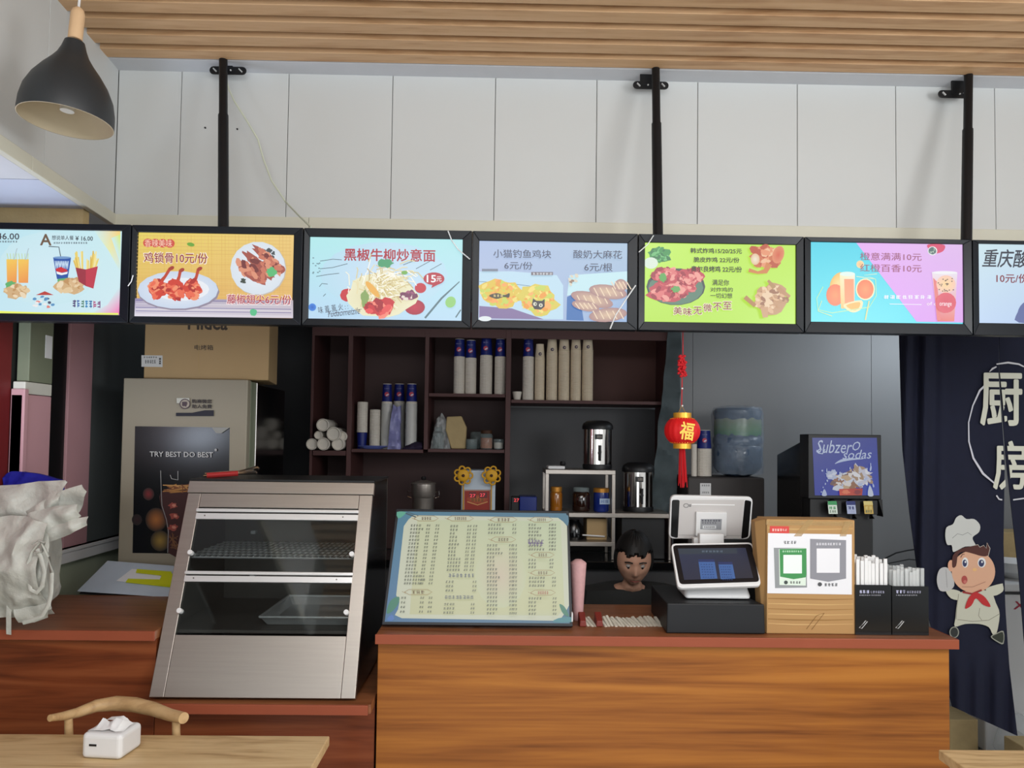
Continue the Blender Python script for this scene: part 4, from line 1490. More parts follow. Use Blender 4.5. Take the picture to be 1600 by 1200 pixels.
# --- taped carton with payment sheet
bx0, bx1 = PX(1198, 2.58), PX(1335, 2.58)
zt5 = P(1266, 812, 2.58).z
t = thing('carton', 'brown taped cardboard carton carrying the white payment sheet on the counter', 'box', ((bx0 + bx1) / 2, 2.66, zc))
b = B()
b.prism([(bx0, 2.58, zc + .001), (bx1, 2.58, zc + .001), (bx1, 2.58, zt5), (bx0, 2.58, zt5)], (0, .10, 0), 'cardboard')
b.prism([(bx0 - .001, 2.585, zc + .001), (bx0 - .001, 2.585, zt5 - .004), (bx0 - .018, 2.62, zt5 - .002), (bx0 - .042, 2.68, zt5 - .015), (bx0 - .048, 2.72, zt5 - .06), (bx0 - .03, 2.72, zc + .001)][::-1], (0, .002, 0), 'cardboard') if False else b.hexa([(bx0 - .006, 2.60, zc + .001), (bx0 - .001, 2.584, zc + .001), (bx0 - .001, 2.66, zc + .001), (bx0 - .006, 2.66, zc + .001)], [(bx0 - .028, 2.62, zt5 - .012), (bx0 - .001, 2.584, zt5), (bx0 - .001, 2.66, zt5), (bx0 - .028, 2.66, zt5 - .012)], 'cardboard')
ob('carton_body', b, t, bevel=.003)
pr = Pr(VP(2.58), 'gloss_print', .0004)
for y, c in ((826, (196, 160, 104)), (818, (150, 112, 66)), (936, (150, 110, 62)), (944, (200, 164, 108)), (952, (160, 120, 70)), (960, (204, 168, 112)), (968, (150, 112, 62)), (975, (202, 164, 110))):
    pr.line([(1200, y - 1), (1240, y + R.uniform(-1, 1)), (1290, y + 1), (1333, y)], [1.2, 2.2, 1.6, 1], c)
pr.line([(1260, 983), (1276, 962), (1288, 958), (1268, 984)], .8, (120, 84, 44))
pr.done('printed_grain', t)
pr = Pr(VP(2.58), 'print', .0012)
pr.quad(1203, 822, 1233, 834, (206, 62, 56), .4); pr.scrib(1206, 826, 1230, 830, 6, (250, 220, 214))
pr.done('red_sticker', t)
pr = Pr(VP(2.58), 'print', .0018)
pr.poly([(1200, 833), (1331, 835), (1331, 929), (1199, 927)], (226, 226, 230))
pr.scrib(1224, 845, 1245, 850, 4, (90, 90, 94))
pr.poly([(1209, 856), (1260, 856), (1261, 918), (1211, 919)], (140, 144, 146)); pr.poly([(1217, 858), (1260, 856), (1259, 915), (1218, 914)], (214, 228, 214))
pr.poly([(1218, 858), (1260, 857), (1260, 897), (1259, 902), (1240, 905), (1219, 901)], (58, 140, 76)); pr.scrib(1222, 860, 1253, 863, 9, (190, 226, 196))
pr.quad(1224, 867, 1253, 896, (228, 238, 232)); pr.ell(1228, 910, 3, 3, (60, 70, 66)); pr.scrib(1234, 908, 1252, 912, 4, (90, 96, 92))
pr.poly([(1266, 842), (1322, 844), (1322, 904), (1294, 909), (1266, 904)], (136, 136, 144)); pr.scrib(1275, 848, 1314, 852, 9, (216, 216, 222))
pr.quad(1276, 857, 1312, 895, (226, 226, 230)); pr.ell(1281, 913, 3.4, 3.2, (70, 72, 76)); pr.scrib(1288, 911, 1309, 916, 4, (96, 98, 102))
pr.done('payment_sheet', t)
b = B()
b.prism([P(1197, 813, 2.5785), P(1333, 815, 2.5785), P(1333, 822, 2.5785), P(1197, 820, 2.5785)], (0, -.0006, 0), 'tape')
b.prism([P(1262, 812, 2.578), P(1272, 812, 2.578), P(1252, 838, 2.578), P(1240, 838, 2.578)], (0, -.0005, 0), 'tape')
b.prism([P(1320, 814, 2.5775), P(1330, 814, 2.5775), P(1322, 838, 2.5775), P(1312, 838, 2.5775)], (0, -.0005, 0), 'tape')
ob('tape', b, t)

# --- two black straw holders
for k, (x0, x1, yt, yb2, wd, words, lab) in enumerate(((1335.5, 1391, 914, 990, 'white paper-wrapped straws', '礼貌客 Don’t touch', 'black straw holder box beside the carton, filled with white paper-wrapped straws'),
                                 (1392.5, 1449, 916, 991, 'clear', '吸管 · Straws', 'black straw holder box at the counter end, filled with clear-wrapped straws'))):
    Yh = 2.575
    a0, a1 = PX(x0, Yh), PX(x1, Yh)
    zt6 = P((x0 + x1) / 2, yt, Yh).z
    t = thing('straw_holder', lab, 'straw holder', ((a0 + a1) / 2, Yh + .06, zc), 'black straw holders on the counter')
    b = B()
    tk = .003
    b.box(a0, a1, Yh, Yh + tk, zc + .001, zt6, 'black_gloss'); b.box(a0, a1, Yh + .11, Yh + .11 + tk, zc + .001, zt6, 'black_gloss')
    b.box(a0, a0 + tk, Yh + tk, Yh + .11, zc + .001, zt6, 'black_gloss'); b.box(a1 - tk, a1, Yh + tk, Yh + .11, zc + .001, zt6, 'black_gloss')
    b.box(a0 + tk, a1 - tk, Yh + tk, Yh + .11, zc + .001, zc + .004, 'black_gloss')
    ob('holder_box', b, t)
    pr = Pr(VP(Yh), 'print', .0005)
    xs_ = x0 + 7
    pr.scrib(xs_, 922, xs_ + 16, 927, 3, (190, 190, 220)); pr.scrib(xs_ + 17, 923, xs_ + 40, 927, 6, (140, 140, 160)); pr.scrib(xs_, 929, xs_ + 34, 931, 12, (150, 150, 160))
    pr.line([(xs_ + 2, 979), (xs_ + 10, 970), (xs_ + 13, 971), (xs_ + 4, 982), (xs_, 981), (xs_ + 9, 972)], 1.0, (200, 200, 200))
    pr.done('lettering', t)
    # straws
    n = 0
    top = P(1362, 872, Yh + .05).z if k == 0 else P(1418, 888, Yh + .05).z
    for j in range(4):
        for i in range(8):
            x = a0 + .008 + (a1 - a0 - .016) * (i + .5) / 8 + R.uniform(-.002, .002)
            y = Yh + .014 + j * .026 + R.uniform(-.003, .003)
            z1_ = top + R.uniform(-.012, .008)
            b = B()
            b.box(x - .0058, x + .0058, y - .0035, y + .0035, zc + .006, z1_, 'paper' if k == 0 else 'clear_plastic')
            tag(ob('wrapped_straw', b, bevel=.001, seg=1), 'white paper-wrapped straw standing in the black holder beside the carton' if k == 0 else 'clear-wrapped straw standing in the black holder at the counter end', 'straw', 'paper-wrapped straws' if k == 0 else 'clear-wrapped straws')

# --- sachets laid in a row, two red-brown packets, pink sleeve stack
for i in range(22):
    px = 917 + i * 5.5
    if 931 < px < 944:
        continue
    q = zhit(px, 979, zc)
    MS = Matrix.Translation((q.x, q.y + .02, zc + .002)) @ Matrix.Rotation(math.radians(18 + R.uniform(-8, 8)), 4, 'Z') @ Matrix.Rotation(math.radians(R.uniform(12, 26)), 4, 'X')
    b = B(MS)
    n0 = [(-.0055, -.025, 0), (.0055, -.025, 0), (.0055, .045, 0), (-.0055, .045, 0)]
    b.hexa(n0, [(-.004, -.023, .006), (.004, -.023, .006), (.004, .043, .006), (-.004, .043, .006)], 'packet')
    tag(ob('sachet', b), 'small white printed sachet in the row laid on the counter left of the till', 'sachet', 'white sachets in a row on the counter')
for px, lab in ((911, 'red-brown packet lying at the left end of the sachet row'), (937, 'red-brown packet standing between the white sachets')):
    q = zhit(px, 980, zc)
    b = B(Matrix.Translation((q.x, q.y + .02, zc + .001))); b.hexa([(-.012, -.02, 0), (.012, -.02, 0), (.012, .04, 0), (-.012, .04, 0)], [(-.010, -.018, .02), (.010, -.018, .02), (.012, .036, .04), (-.012, .036, .04)], 'packet_red')
    o = ob('packet', b, bevel=.003); tag(o, lab, 'packet')
q0, q1 = P(903, 955, 2.75), P(903, 880, 2.75)
t = thing('paper_sleeve_stack', 'tall tapered stack of pink patterned paper sleeves right of the price list', 'paper sleeves', (q0.x, 2.75, zc))
b = B(); b.lathe([(.016, .001), (.019, .03), (.024, (q1.z - zc) * .6), (.029, (q1.z - zc))], (q0.x, 2.75, zc), 'pink_paper', 20); ob('sleeve', b, t, smooth=True)
b = B(); b.lathe([(.029, 0), (.026, .004), (.012, .014)], (q0.x, 2.75, q1.z), 'pink_paper', 20); ob('top_sleeve', b, t, smooth=True)

# ================================================================= LEFT COUNTER
# white plastic bags
cx = PX(20, 2.62)
t = thing('bag_bundle', 'bundle of crumpled white plastic carrier bags with looped handles on the left counter', 'bags', (cx, 2.6, zc))
Yb = 2.60


def sheet(top, bot, y, amp, bulge, seed, nu=26, nv=16, m='bag_plastic', y2=None):
    b = B()
    b.patch([P(x, yy, y if y2 is None else y2) for x, yy in top], [P(x, yy, y) for x, yy in bot], m, nu, nv, amp, 9, bulge, seed)
    ob('bag_sheet', b, t, smooth=True)


sheet([(-30, 760), (30, 757), (60, 752), (104, 750), (108, 753)], [(-30, 835), (20, 835), (50, 830), (80, 812), (96, 795)], 2.62, .02, .03, 1)
sheet([(40, 800), (70, 782), (100, 766), (128, 757)], [(50, 840), (80, 826), (112, 808), (136, 768)], 2.60, .02, .01, 2)
sheet([(20, 826), (50, 800), (90, 790), (121, 788)], [(30, 846), (70, 838), (100, 826), (128, 806)], 2.58, .02, .02, 3)
sheet([(30, 838), (70, 826), (108, 812), (137, 807)], [(50, 850), (80, 846), (112, 834), (135, 821)], 2.57, .015, .01, 4)
sheet([(-30, 812), (10, 806), (40, 808), (74, 818)], [(-30, 968), (10, 964), (40, 966), (82, 960)], 2.54, .017, .07, 5, 40, 36)
sheet([(40, 830), (60, 828), (74, 836), (80, 852)], [(30, 962), (50, 966), (66, 960), (84, 950)], 2.53, .02, .03, 6)
sheet([(10, 940), (18, 940)], [(10, 991), (17, 992)], 2.515, .004, 0, 7, 4, 12)
sheet([(22, 950), (50, 948), (80, 940)], [(26, 974), (50, 974), (72, 966)], 2.515, .01, .01, 8)
b = B()
b.ball(P(15, 880, 2.78), .20, 'bag_plastic', 28, 18, (1.0, .55, 1.0))
for i, v in enumerate(b.v):
    q = Vector(v)
    k = noise.noise(q * 9) * .035
    b.v[i] = (max(min(q.x + k, PX(84, 2.75)), -1.79), min(max(q.y + k, 2.60), 2.83), max(q.z + k, zc + .002))
ob('bag_filling', b, t, smooth=True)


def ribbon(pts, wpx, y, nm='handle'):
    b = B()
    ps_ = [P(x, yy, y + (i % 2) * .002) for i, (x, yy) in enumerate(pts)]
    b.tube(ps_, wpx * y / 1200 / 2, 'bag_plastic', 8, .45)
    ob(nm, b, t, smooth=True)


ribbon([(64, 846), (50, 862), (43, 885), (42, 905), (48, 922), (57, 926), (66, 916), (69, 895), (64, 872), (58, 858)], 7, 2.475)
ribbon([(66, 850), (76, 870), (81, 895), (80, 925), (76, 945), (66, 962), (52, 969), (36, 973)], 6.5, 2.47)
ribbon([(50, 850), (60, 844), (70, 848), (66, 862), (54, 864)], 6, 2.47)

# blue cloth behind the bags
b = B()
b.patch([P(x, y, 2.9) for x, y in ((8, 742), (20, 736), (50, 739), (80, 746), (100, 752))], [P(x, y, 2.85) for x, y in ((8, 800), (20, 800), (50, 800), (70, 800), (96, 800))], 'blue_cloth', 22, 12, .02, 12, .02, 3, .02)
b.box(PX(12, 2.9), PX(70, 2.9), 2.88, 2.96, zc + .001, P(20, 790, 2.9).z, 'blue_cloth')
tag(ob('folded_cloth', b, smooth=True), 'bright blue crumpled cloth heaped behind the white plastic bags', 'cloth')

# wrapped board pile behind the counter: white sheet, papers, yellow flyers
Yw = 3.12
b = B()
t = thing('covered_tray', 'low white-covered board with black underside behind the left counter', 'board', (PX(195, 3.2), 3.2, .9))
lo = [P(121, 930, 3.12), P(268, 937, 3.12), P(268, 888, 3.42), P(172, 878, 3.42)]
TP = Pl((0, 3.125, .985), (0, -.50, .866))
mat('yellow_paper', (206, 210, 30), .6)


def tilted(c4, e0, e1, m):
    b = B()
    b.hexa([TP.hit(x, y, e0) for x, y in c4], [TP.hit(x, y, e1) for x, y in c4], m)
    return b


ob('board', tilted(((123, 928), (272, 938), (272, 888), (170, 879)), -.03, -.004, 'black'), t)
ob('white_cover', tilted(((120, 924), (272, 934), (272, 884), (168, 876)), -.0035, .002, 'pale_blue'), t, bevel=.002)
b = B(); b.box(-1.62, PX(240, 3.12), 3.14, 3.27, .001, .93, 'green_grey'); ob('support_box', b, t)
tag(ob('paper_sheet', tilted(((181, 908), (262, 914), (262, 893), (206, 889)), .0025, .004, 'paper')), 'white paper sheet lying on the covered board', 'paper')
for k, c4 in enumerate((((196, 910), (270, 918), (270, 906), (200, 904)), ((212, 895), (268, 901), (268, 893), (214, 889)), ((246, 913), (272, 916), (272, 896), (254, 896)))):
    tag(ob('flyer', tilted(c4, .0045 + k * .002, .006 + k * .002, 'yellow_paper')), ['long yellow flyer lying nearest on the covered board', 'long yellow flyer lying at the back of the covered board', 'short yellow flyer on top, next to the food warmer'][k], 'flyer')

# ================================================================= TALL POSTER FRIDGE
Yq = 3.32
f0, f1 = PX(190, Yq), PX(385, Yq)
ztf = P(290, 592, Yq).z
t = thing('drinks_fridge', 'tall grey fridge with a dark cola poster on its door, carton on top', 'fridge', ((f0 + f1) / 2, 3.5, 0))
b = B(); b.box(f0, f1, Yq, Yq + .045, .1, ztf, 'door_grey' if mat('door_grey', (150, 142, 124), .5, var=.04, scale=2) else '', ); dr = ob('door', b, t, bevel=.004)
b = B(); b.box(f0 + .004, PX(399, Yq + .12), Yq + .047, Yq + .12, .08, ztf - .004, 'green_grey'); b.box(PX(398, Yq + .12), PX(401, Yq + .12), Yq + .11, Yq + .124, .08, ztf - .004, 'chrome'); ob('door_frame', b, t, bevel=.002)
b = B(); b.box(f0 + .004, PX(399, Yq + .12) - .002, Yq + .126, 3.9, .02, ztf - .01, 'black_gloss'); ob('cabinet_body', b, t, bevel=.004)
pr = Pr(VP(Yq), 'gloss_print', .0008)
pr.poly([(211, 666), (359, 668), (356, 866), (207, 864)], (22, 24, 24))
pr.done('poster', dr)
pr = Pr(VP(Yq), 'print', .0012, .0001)
for cx_, cy_, r, c in ((232, 772, 9, (130, 40, 44)), (244, 812, 17, (170, 104, 50)), (250, 845, 15, (150, 120, 50)), (214, 812, 8, (50, 24, 30))):
    pr.ell(cx_, cy_, r, r * 1.1, c, rim=(30, 26, 24), n=24)
pr.poly([(252, 768), (300, 766), (300, 864), (263, 864), (262, 830), (254, 800)], (60, 26, 26), 3)
for k in range(30):
    pr.line([(R.uniform(254, 300), R.uniform(756, 768)), (R.uniform(254, 300), R.uniform(758, 770))], 1.6, R.choice([(170, 120, 60), (200, 150, 90), (120, 70, 40)]))
pr.line([(251, 735), (252, 770), (253, 790), (260, 812), (263, 830), (262, 864)], 1, (150, 150, 150)).line([(278, 736), (278, 750), (268, 748), (266, 742)], .8, (190, 190, 190))
for x, y in ((270, 790), (272, 806), (270, 824)):
    pr.ell(x, y, 7, 5, (150, 70, 60), jag=.3).ell(x + 2, y, 3, 2.4, (200, 130, 110), jag=.3)
for k in range(18):
    pr.line([(262 + R.uniform(0, 12), 835 + R.uniform(-6, 24)), (270 + R.uniform(0, 12), 840 + R.uniform(-6, 24))], 1, (120, 80, 50))
pr.text('TRY BEST DO BEST', 234, 706, 333, 714, (200, 200, 200), .014); pr.ell(337, 703, 2, 2, (170, 170, 170))
pr.poly([(331, 668), (359, 668), (346, 677), (338, 677)], (150, 150, 146))
pr.quad(276, 622, 296, 630, (196, 196, 186)); pr.ell(289, 631, 8.5, 8, (80, 64, 72)).ell(289, 631, 7, 6.5, (170, 160, 146)).ell(289, 631, 4.4, 4, (80, 64, 72), jag=.3)
pr.text('购商微您', 300, 624, 331, 630, (50, 44, 44), .03); pr.text('助人免费', 300, 632, 331, 638, (50, 44, 44), .03)
pr.poly([(275, 645), (300, 645), (320, 641), (334, 641), (334, 650), (275, 650)], (28, 28, 42))
pr.done('door_print', dr)
yb3 = 3.36
x0, x1 = PX(221, yb3), PX(417, yb3)
zt7, zb7 = 2.22, ztf + .002
t = thing('carton', 'dusty cardboard oven carton on top of the tall grey fridge', 'box', ((x0 + x1) / 2, 3.5, zb7))
b = B(); b.hexa([(x0, yb3, zb7), (x1, yb3, zb7), (x1 - .05, 3.66, zb7), (x0 - .0, 3.66, zb7)], [(x0, yb3, zt7), (x1, yb3, zt7), (x1 - .05, 3.66, zt7), (x0 - .0, 3.66, zt7)], 'cardboard_dim'); ob('carton_body', b, t, bevel=.004)
pr = Pr(VP(yb3), 'print', .0006)
pr.text('Midea', 294, 492, 355, 515, (60, 50, 40), .03)
pr.text('电烤箱', 304, 539, 333, 547, (60, 50, 40), .01)
pr.line([(311, 517), (310, 560), (311, 584)], .8, (176, 148, 96))
pr.quad(221, 555, 254, 573, (200, 200, 196), .5); pr.scrib(224, 557, 246, 559.5, 6, (80, 80, 80)); pr.scrib(226, 562, 244, 568, 5, (90, 90, 90)); pr.scrib(248, 558, 252, 570, 1, (20, 20, 20))
pr.done('lettering', t)

# ================================================================= KITCHEN BACK: SHELF UNIT
YS = 4.20
zs_ = [P(700, y, YS).z for y in (521, 702)]
t = thing('open_shelf', 'dark red-brown open shelf unit on the kitchen back wall holding cup stacks', 'shelf', (PX(770, YS), 4.4, 1.0))


def sx(px):
    return PX(px, YS)


def sz(py, px=790):
    return P(px, py, YS).z


b = B(); b.box(sx(484), sx(795), YB - .03, YB - .012, .95, 2.3, 'shelf_back'); b.box(sx(797), sx(1049), YB - .03, YB - .012, sz(628), 2.3, 'shelf_back'); ob('back_board', b, t)
b = B(); b.box(sx(925), sx(1049), YB - .045, YB - .031, sz(626), 2.3, 'shelf_panel_red'); ob('red_panel', b, t)
b = B(); b.box(sx(797), sx(1052), YB - .03, YB - .012, .95, sz(632), 'grey_panel'); ob('grey_back_board', b, t)
for px, z0_, z1_, w_ in ((545, .95, 2.3, 7), (665, sz(704), 2.3, 6), (793, .95, 2.3, 8), (1048, .95, 2.3, 5), (486, .95, 2.3, 4)):
    w2 = w_ * YS / 2400
    b = B(); b.box(sx(px) - w2, sx(px) + w2, YS, YB - .031, z0_, z1_, 'shelf_wood'); ob('upright', b, t, bevel=.001)
for x0_, x1_, py in ((549, 661.5, 702), (668.5, 788.5, 702), (668.5, 788.5, 615), (797.5, 1045, 626)):
    z = sz(py, (x0_ + x1_) / 2)
    b = B(); b.box(sx(x0_) + .001, sx(x1_) - .001, YS + .002, YB - .031, z - .018, z, 'shelf_wood'); ob('shelf_board', b, t, bevel=.001)
b = B(); b.box(sx(484), sx(1052), YS + .003, YS + .02, 2.16, 2.3, 'shelf_wood'); ob('top_rail', b, t)
ZA, ZB2, ZC = sz(702, 605), sz(615, 728), sz(626, 920)
ZA2 = sz(702, 728)

# cups
def cups(px0, px1, pyt, z, kind, lab, grp='paper cup stacks on the shelves', Y=None, sleeve=False):
    Y = Y or YS + .07
    xc = PX((px0 + px1) / 2, Y)
    r = (px1 - px0) / 2 * Y / 1200 * .98
    zt = P((px0 + px1) / 2, pyt, Y).z
    h = zt - z - .001
    t = thing('cup_stack', lab, 'cups', (xc, Y, z), grp)
    cm = {'blue': 'cup_white', 'plain': 'cup_cream', 'low': 'cup_white', 'rev': 'cup_white'}[kind]
    top = .098 if kind == 'blue' else (.07 if kind == 'plain' else 0)
    zr = z + .001 + (0.09 if kind == 'rev' else 0)
    hh = h - top - (0.09 if kind == 'rev' else 0)
    n = max(int(hh / .0085), 3)
    prof = []
    for i in range(n):
        a = i / n * hh
        prof += [(r * .965, a), (r, a + hh / n * .15), (r, a + hh / n * .6), (r * .965, a + hh / n * .8)]
    prof.append((r * .9, hh))
    b = B(); b.lathe(prof, (xc, Y, zr), cm, 16); ob('nested_cups', b, t, smooth=False)
    if kind == 'blue':
        b = B(); b.lathe([(r * .97, 0), (r * .95, .003), (r * .80, .095)], (xc, Y, zr + hh), 'cup_blue', 20); b.lathe([(r * .80, 0), (r * .82, .0012), (r * .82, .003)], (xc, Y, zr + hh + .0952), 'cup_white', 20); tc = ob('top_cup', b, t, smooth=True); tag(tc, 'dark blue top cup')
        b = B()
        for s_, m_ in ((0, 'led_red'), (1, 'paper')):
            pass
        pr = Pr(VP(Y - r * .93), 'print', .004)
        yc_ = pyt + 16
        xm = (px0 + px1) / 2 + 1
        pr.ell(xm, yc_, 3.6, 3.6, (190, 60, 80)).ell(xm + .8, yc_ + 1, 2.6, 1.2, (210, 205, 220), -.5)
        pr.scrib(xm - 4, pyt + 6, xm + 4, pyt + 8, 4, (120, 120, 170))
        pr.done('cup_emblem', tc)
    elif kind == 'plain':
        b = B(); b.lathe([(r * .97, 0), (r * .95, .003), (r * .78, .068), (r * .80, .07)], (xc, Y, zr + hh), cm, 20); tc = ob('top_cup', b, t, smooth=True)
        pr = Pr(VP(Y - r * .93), 'print', .003)
        xm = (px0 + px1) / 2 + 2
        pr.ell(xm, pyt + 15, 2.6, 2.6, (70, 60, 80)).ell(xm + .6, pyt + 15, 1.3, 1, (190, 170, 160), -.5)
        pr.done('cup_emblem', tc)
    elif kind == 'rev':
        b = B(); b.lathe([(r * .78, 0), (r * .95, .088)], (xc, Y, z + .001), 'cup_blue', 20); tag(ob('bottom_cup', b, t, smooth=True), 'dark blue bottom cup')
    if sleeve:
        b = B(); b.lathe([(r * 1.03, 0.001), (r * 1.07, .1), (r * 1.02, .2), (r * 1.06, h * .55), (r * 1.04, h * .7)], (xc, Y, z), 'clear_plastic', 20, cap=False); ob('plastic_sleeve', b, t, smooth=True)
    return t


cups(557, 574, 628, ZA, 'rev', 'stack of white cups with one dark blue cup at its foot')
cups(577, 594, 640, ZA, 'low', 'short plain white cup stack beside the stack with a blue foot')
cups(595, 612, 600, ZA, 'blue', 'plastic-wrapped cup stack with blue top, left of the lilac bag', sleeve=True)
cups(613, 632, 600, ZA, 'blue', 'plastic-wrapped cup stack with blue top, right behind the lilac bag', Y=YS + .16, sleeve=True)
cups(633, 651, 600, ZA, 'blue', 'plastic-wrapped cup stack with blue top, nearest the dark folded cloth', sleeve=True)
cups(707, 725, 530, ZB2, 'blue', 'blue-topped white cup stack, first from the left in the middle shelf')
cups(725, 743, 532, ZB2, 'blue', 'blue-topped white cup stack, second from the left in the middle shelf')
cups(748, 768, 528, ZB2, 'blue', 'blue-topped white cup stack, third from the left in the middle shelf')
cups(771, 789, 530, ZB2, 'blue', 'blue-topped white cup stack right against the shelf upright')
cups(815, 833, 530, ZC, 'blue', 'only blue-topped cup stack in the right-hand shelf')
cups(834, 850, 538, ZC, 'plain', 'shorter narrow cream cup stack beside the blue-topped one')
cups(852, 870, 531, ZC, 'plain', 'cream cup stack with a double top, third in the right-hand shelf')
cups(871, 889, 528, ZC, 'plain', 'cream cup stack, fourth in the right-hand shelf')
cups(890, 907, 527, ZC, 'plain', 'cream cup stack, fifth in the right-hand shelf')
cups(908, 926, 527, ZC, 'plain', 'cream cup stack next to the bare reddish panel')
b = B(); xq = PX(807, YS + .06); b.lathe([(.018, 0), (.026, .04), (.026, .046)], (xq, YS + .06, ZC + .001), 'cup_white', 18); tag(ob('cup', b, smooth=True), 'single small white cup left of the right-hand cup stacks', 'cup')

# bundle of lids in plastic on the left
t = thing('cup_sleeve_bundle', 'heap of wrapped white cups lying with open ends forward left of the shelf', 'cups', (PX(512, 4.2), 4.2, 1.5), None)
zbn = P(510, 703, 4.16).z
b = B(); b.box(PX(490, 4.2), PX(541, 4.2), 4.19, YB - .032, zbn - .03, zbn - .004, 'shelf_wood'); ob('support_board', b, t)
for k, (px, py, r) in enumerate(((504, 664, 10), (521, 678, 11), (497, 680, 6.5), (505, 695, 10), (528, 694, 10), (487, 694, 9), (534, 682, 8))):
    q = P(px, py, 4.14 + k * .006)
    rr_ = r * 4.15 / 1200
    q.z = max(q.z, zbn + rr_ * .93)
    MH = Matrix.Translation(q) @ Matrix.Rotation(math.radians(-90), 4, 'X') @ Matrix.Rotation(math.radians(0), 4, 'Z')
    b = B(MH); b.lathe([(rr_ * .8, .012), (rr_ * .9, .0), (rr_, .002), (rr_ * .98, .02), (rr_ * .9, .24)], (0, 0, 0), 'cup_white', 18)
    ob('cup_roll', b, t, smooth=True)

# lilac bag, plates, dark cloth
b = B(); b.patch([P(x, y, YS + .02) for x, y in ((614, 632), (620, 636), (626, 634))], [P(x, y, YS + .02) for x, y in ((606, 702), (616, 702), (626, 702))], 'purple_bag', 10, 14, .02, 20, .02, 9, .03)
tag(ob('plastic_bag', b, smooth=True), 'lilac plastic bag standing in front of the wrapped cup stacks', 'bag')
b = B()
for k in range(3):
    b.lathe([(.05, 0), (.082, .008), (.082, .011), (.05, .005)], (PX(583, YS + .09), YS + .09, ZA + .001), 'blue_plate', 24) if k == 0 else None
b = B()
xq = PX(584, YS + .03)
b.lathe([(.05, 0), (.082, .014), (.082, .018), (.05, .006)], (xq, YS + .0, ZA + .001), 'blue_plate', 24, 1, .3)
tag(ob('dish', b, smooth=True), 'flat blue-grey dish in front of the plain white cup stacks', 'dish')
b = B(); b.patch([P(x, y, YS + .05) for x, y in ((630, 700), (638, 693), (650, 690), (660, 691))], [P(x, y, YS + .02) for x, y in ((628, 702.5), (640, 703), (650, 703), (660, 703))], 'wine_cloth', 10, 6, .01, 30, .02, 4, .05)
tag(ob('folded_cloth', b, smooth=True), 'small dark purple folded cloth in the shelf corner below the cup stacks', 'cloth')


def jar(px, pyt, z, rpx, lab, body, lid, Y, neck=.8, lidh=.2, fill=None, cat='jar'):
    xc = PX(px, Y)
    r = rpx * Y / 1200
    h = P(px, pyt, Y).z - z - .001
    t = thing('jar', lab, cat, (xc, Y, z))
    b = B(); b.lathe([(r * .9, .001), (r, .008), (r, h * .72), (r * neck, h * (1 - lidh))], (xc, Y, z), body, 22); ob('glass_body', b, t, smooth=True)
    if lid:
        b = B(); b.lathe([(r * neck * 1.1, h * (1 - lidh)), (r * neck * 1.1, h * .98), (r * neck, h)], (xc, Y, z), lid, 22); ob('lid', b, t, smooth=True)
    if fill:
        b = B(); b.lathe([(r * .85, .006), (r * .92, .012), (r * .92, h * .6)], (xc, Y, z), fill, 18); ob('contents', b, t, smooth=True)
    return t


jar(685, 667, ZA2, 9, 'clear glass jar partly covered by thin plastic, left of the tan bag', 'jar_glass', 'jar_glass', YS + .06, .6, .2)
b = B(); b.patch([P(x, y, YS + .12) for x, y in ((682, 655), (690, 645), (700, 660))], [P(x, y, YS + .10) for x, y in ((672, 702), (688, 703), (704, 703))], 'clear_plastic', 12, 14, .02, 25, .02, 2, .03)
tag(ob('plastic_bag', b, smooth=True), 'thin clear plastic bag with peaked top behind the glass jar', 'bag')
b = B()
k0, k1 = P(697, 650, YS + .1), P(727, 702, YS + .1)
pts = [P(x, y, YS + .08) for x, y in ((705, 703), (727, 703), (729, 668), (721, 650), (698, 651), (696, 672))]
for p in pts[:2]:
    p.z = ZA2 + .001
b.prism(pts[::-1], (0, .08, 0), 'kraft')
tag(ob('paper_bag', b, bevel=.006), 'tan kraft paper bag with slanted side in the lower middle shelf', 'bag')
jar(737, 682, ZA2, 9, 'low empty glass jar right of the tan paper bag', 'jar_glass', None, YS + .06, .98)
jar(744, 668, ZA2, 9.5, 'taller empty glass jar at the back behind the low one', 'jar_glass', None, YS + .22, .9)
jar(760, 672, ZA2, 10, 'jar of orange-brown pieces with dark lid in the middle shelf', 'jar_glass', 'brown', YS + .06, .8, .18, 'apricot')
jar(779, 684, ZA2, 8, 'small pale tumbler beside the upright, right of the orange jar', 'jar_glass', None, YS + .06, .98, .1, 'cup_white')

# back worktop and lower cupboard
zk = 1.0
t = thing('back_counter', 'dark kitchen worktop below the shelf unit carrying pot and rack', 'counter', (PX(800, 4), 4.2, 0))
b = B(); b.box(PX(452, 3.95), PX(1062, 3.95), 3.86, YS - .006, zk - .04, zk, 'black_gloss'); ob('worktop', b, t, bevel=.003)
b = B(); b.box(PX(450, 3.95), PX(1060, 3.95), 3.90, YS - .006, .05, zk - .041, 'kitchen_dark'); ob('cupboard', b, t)

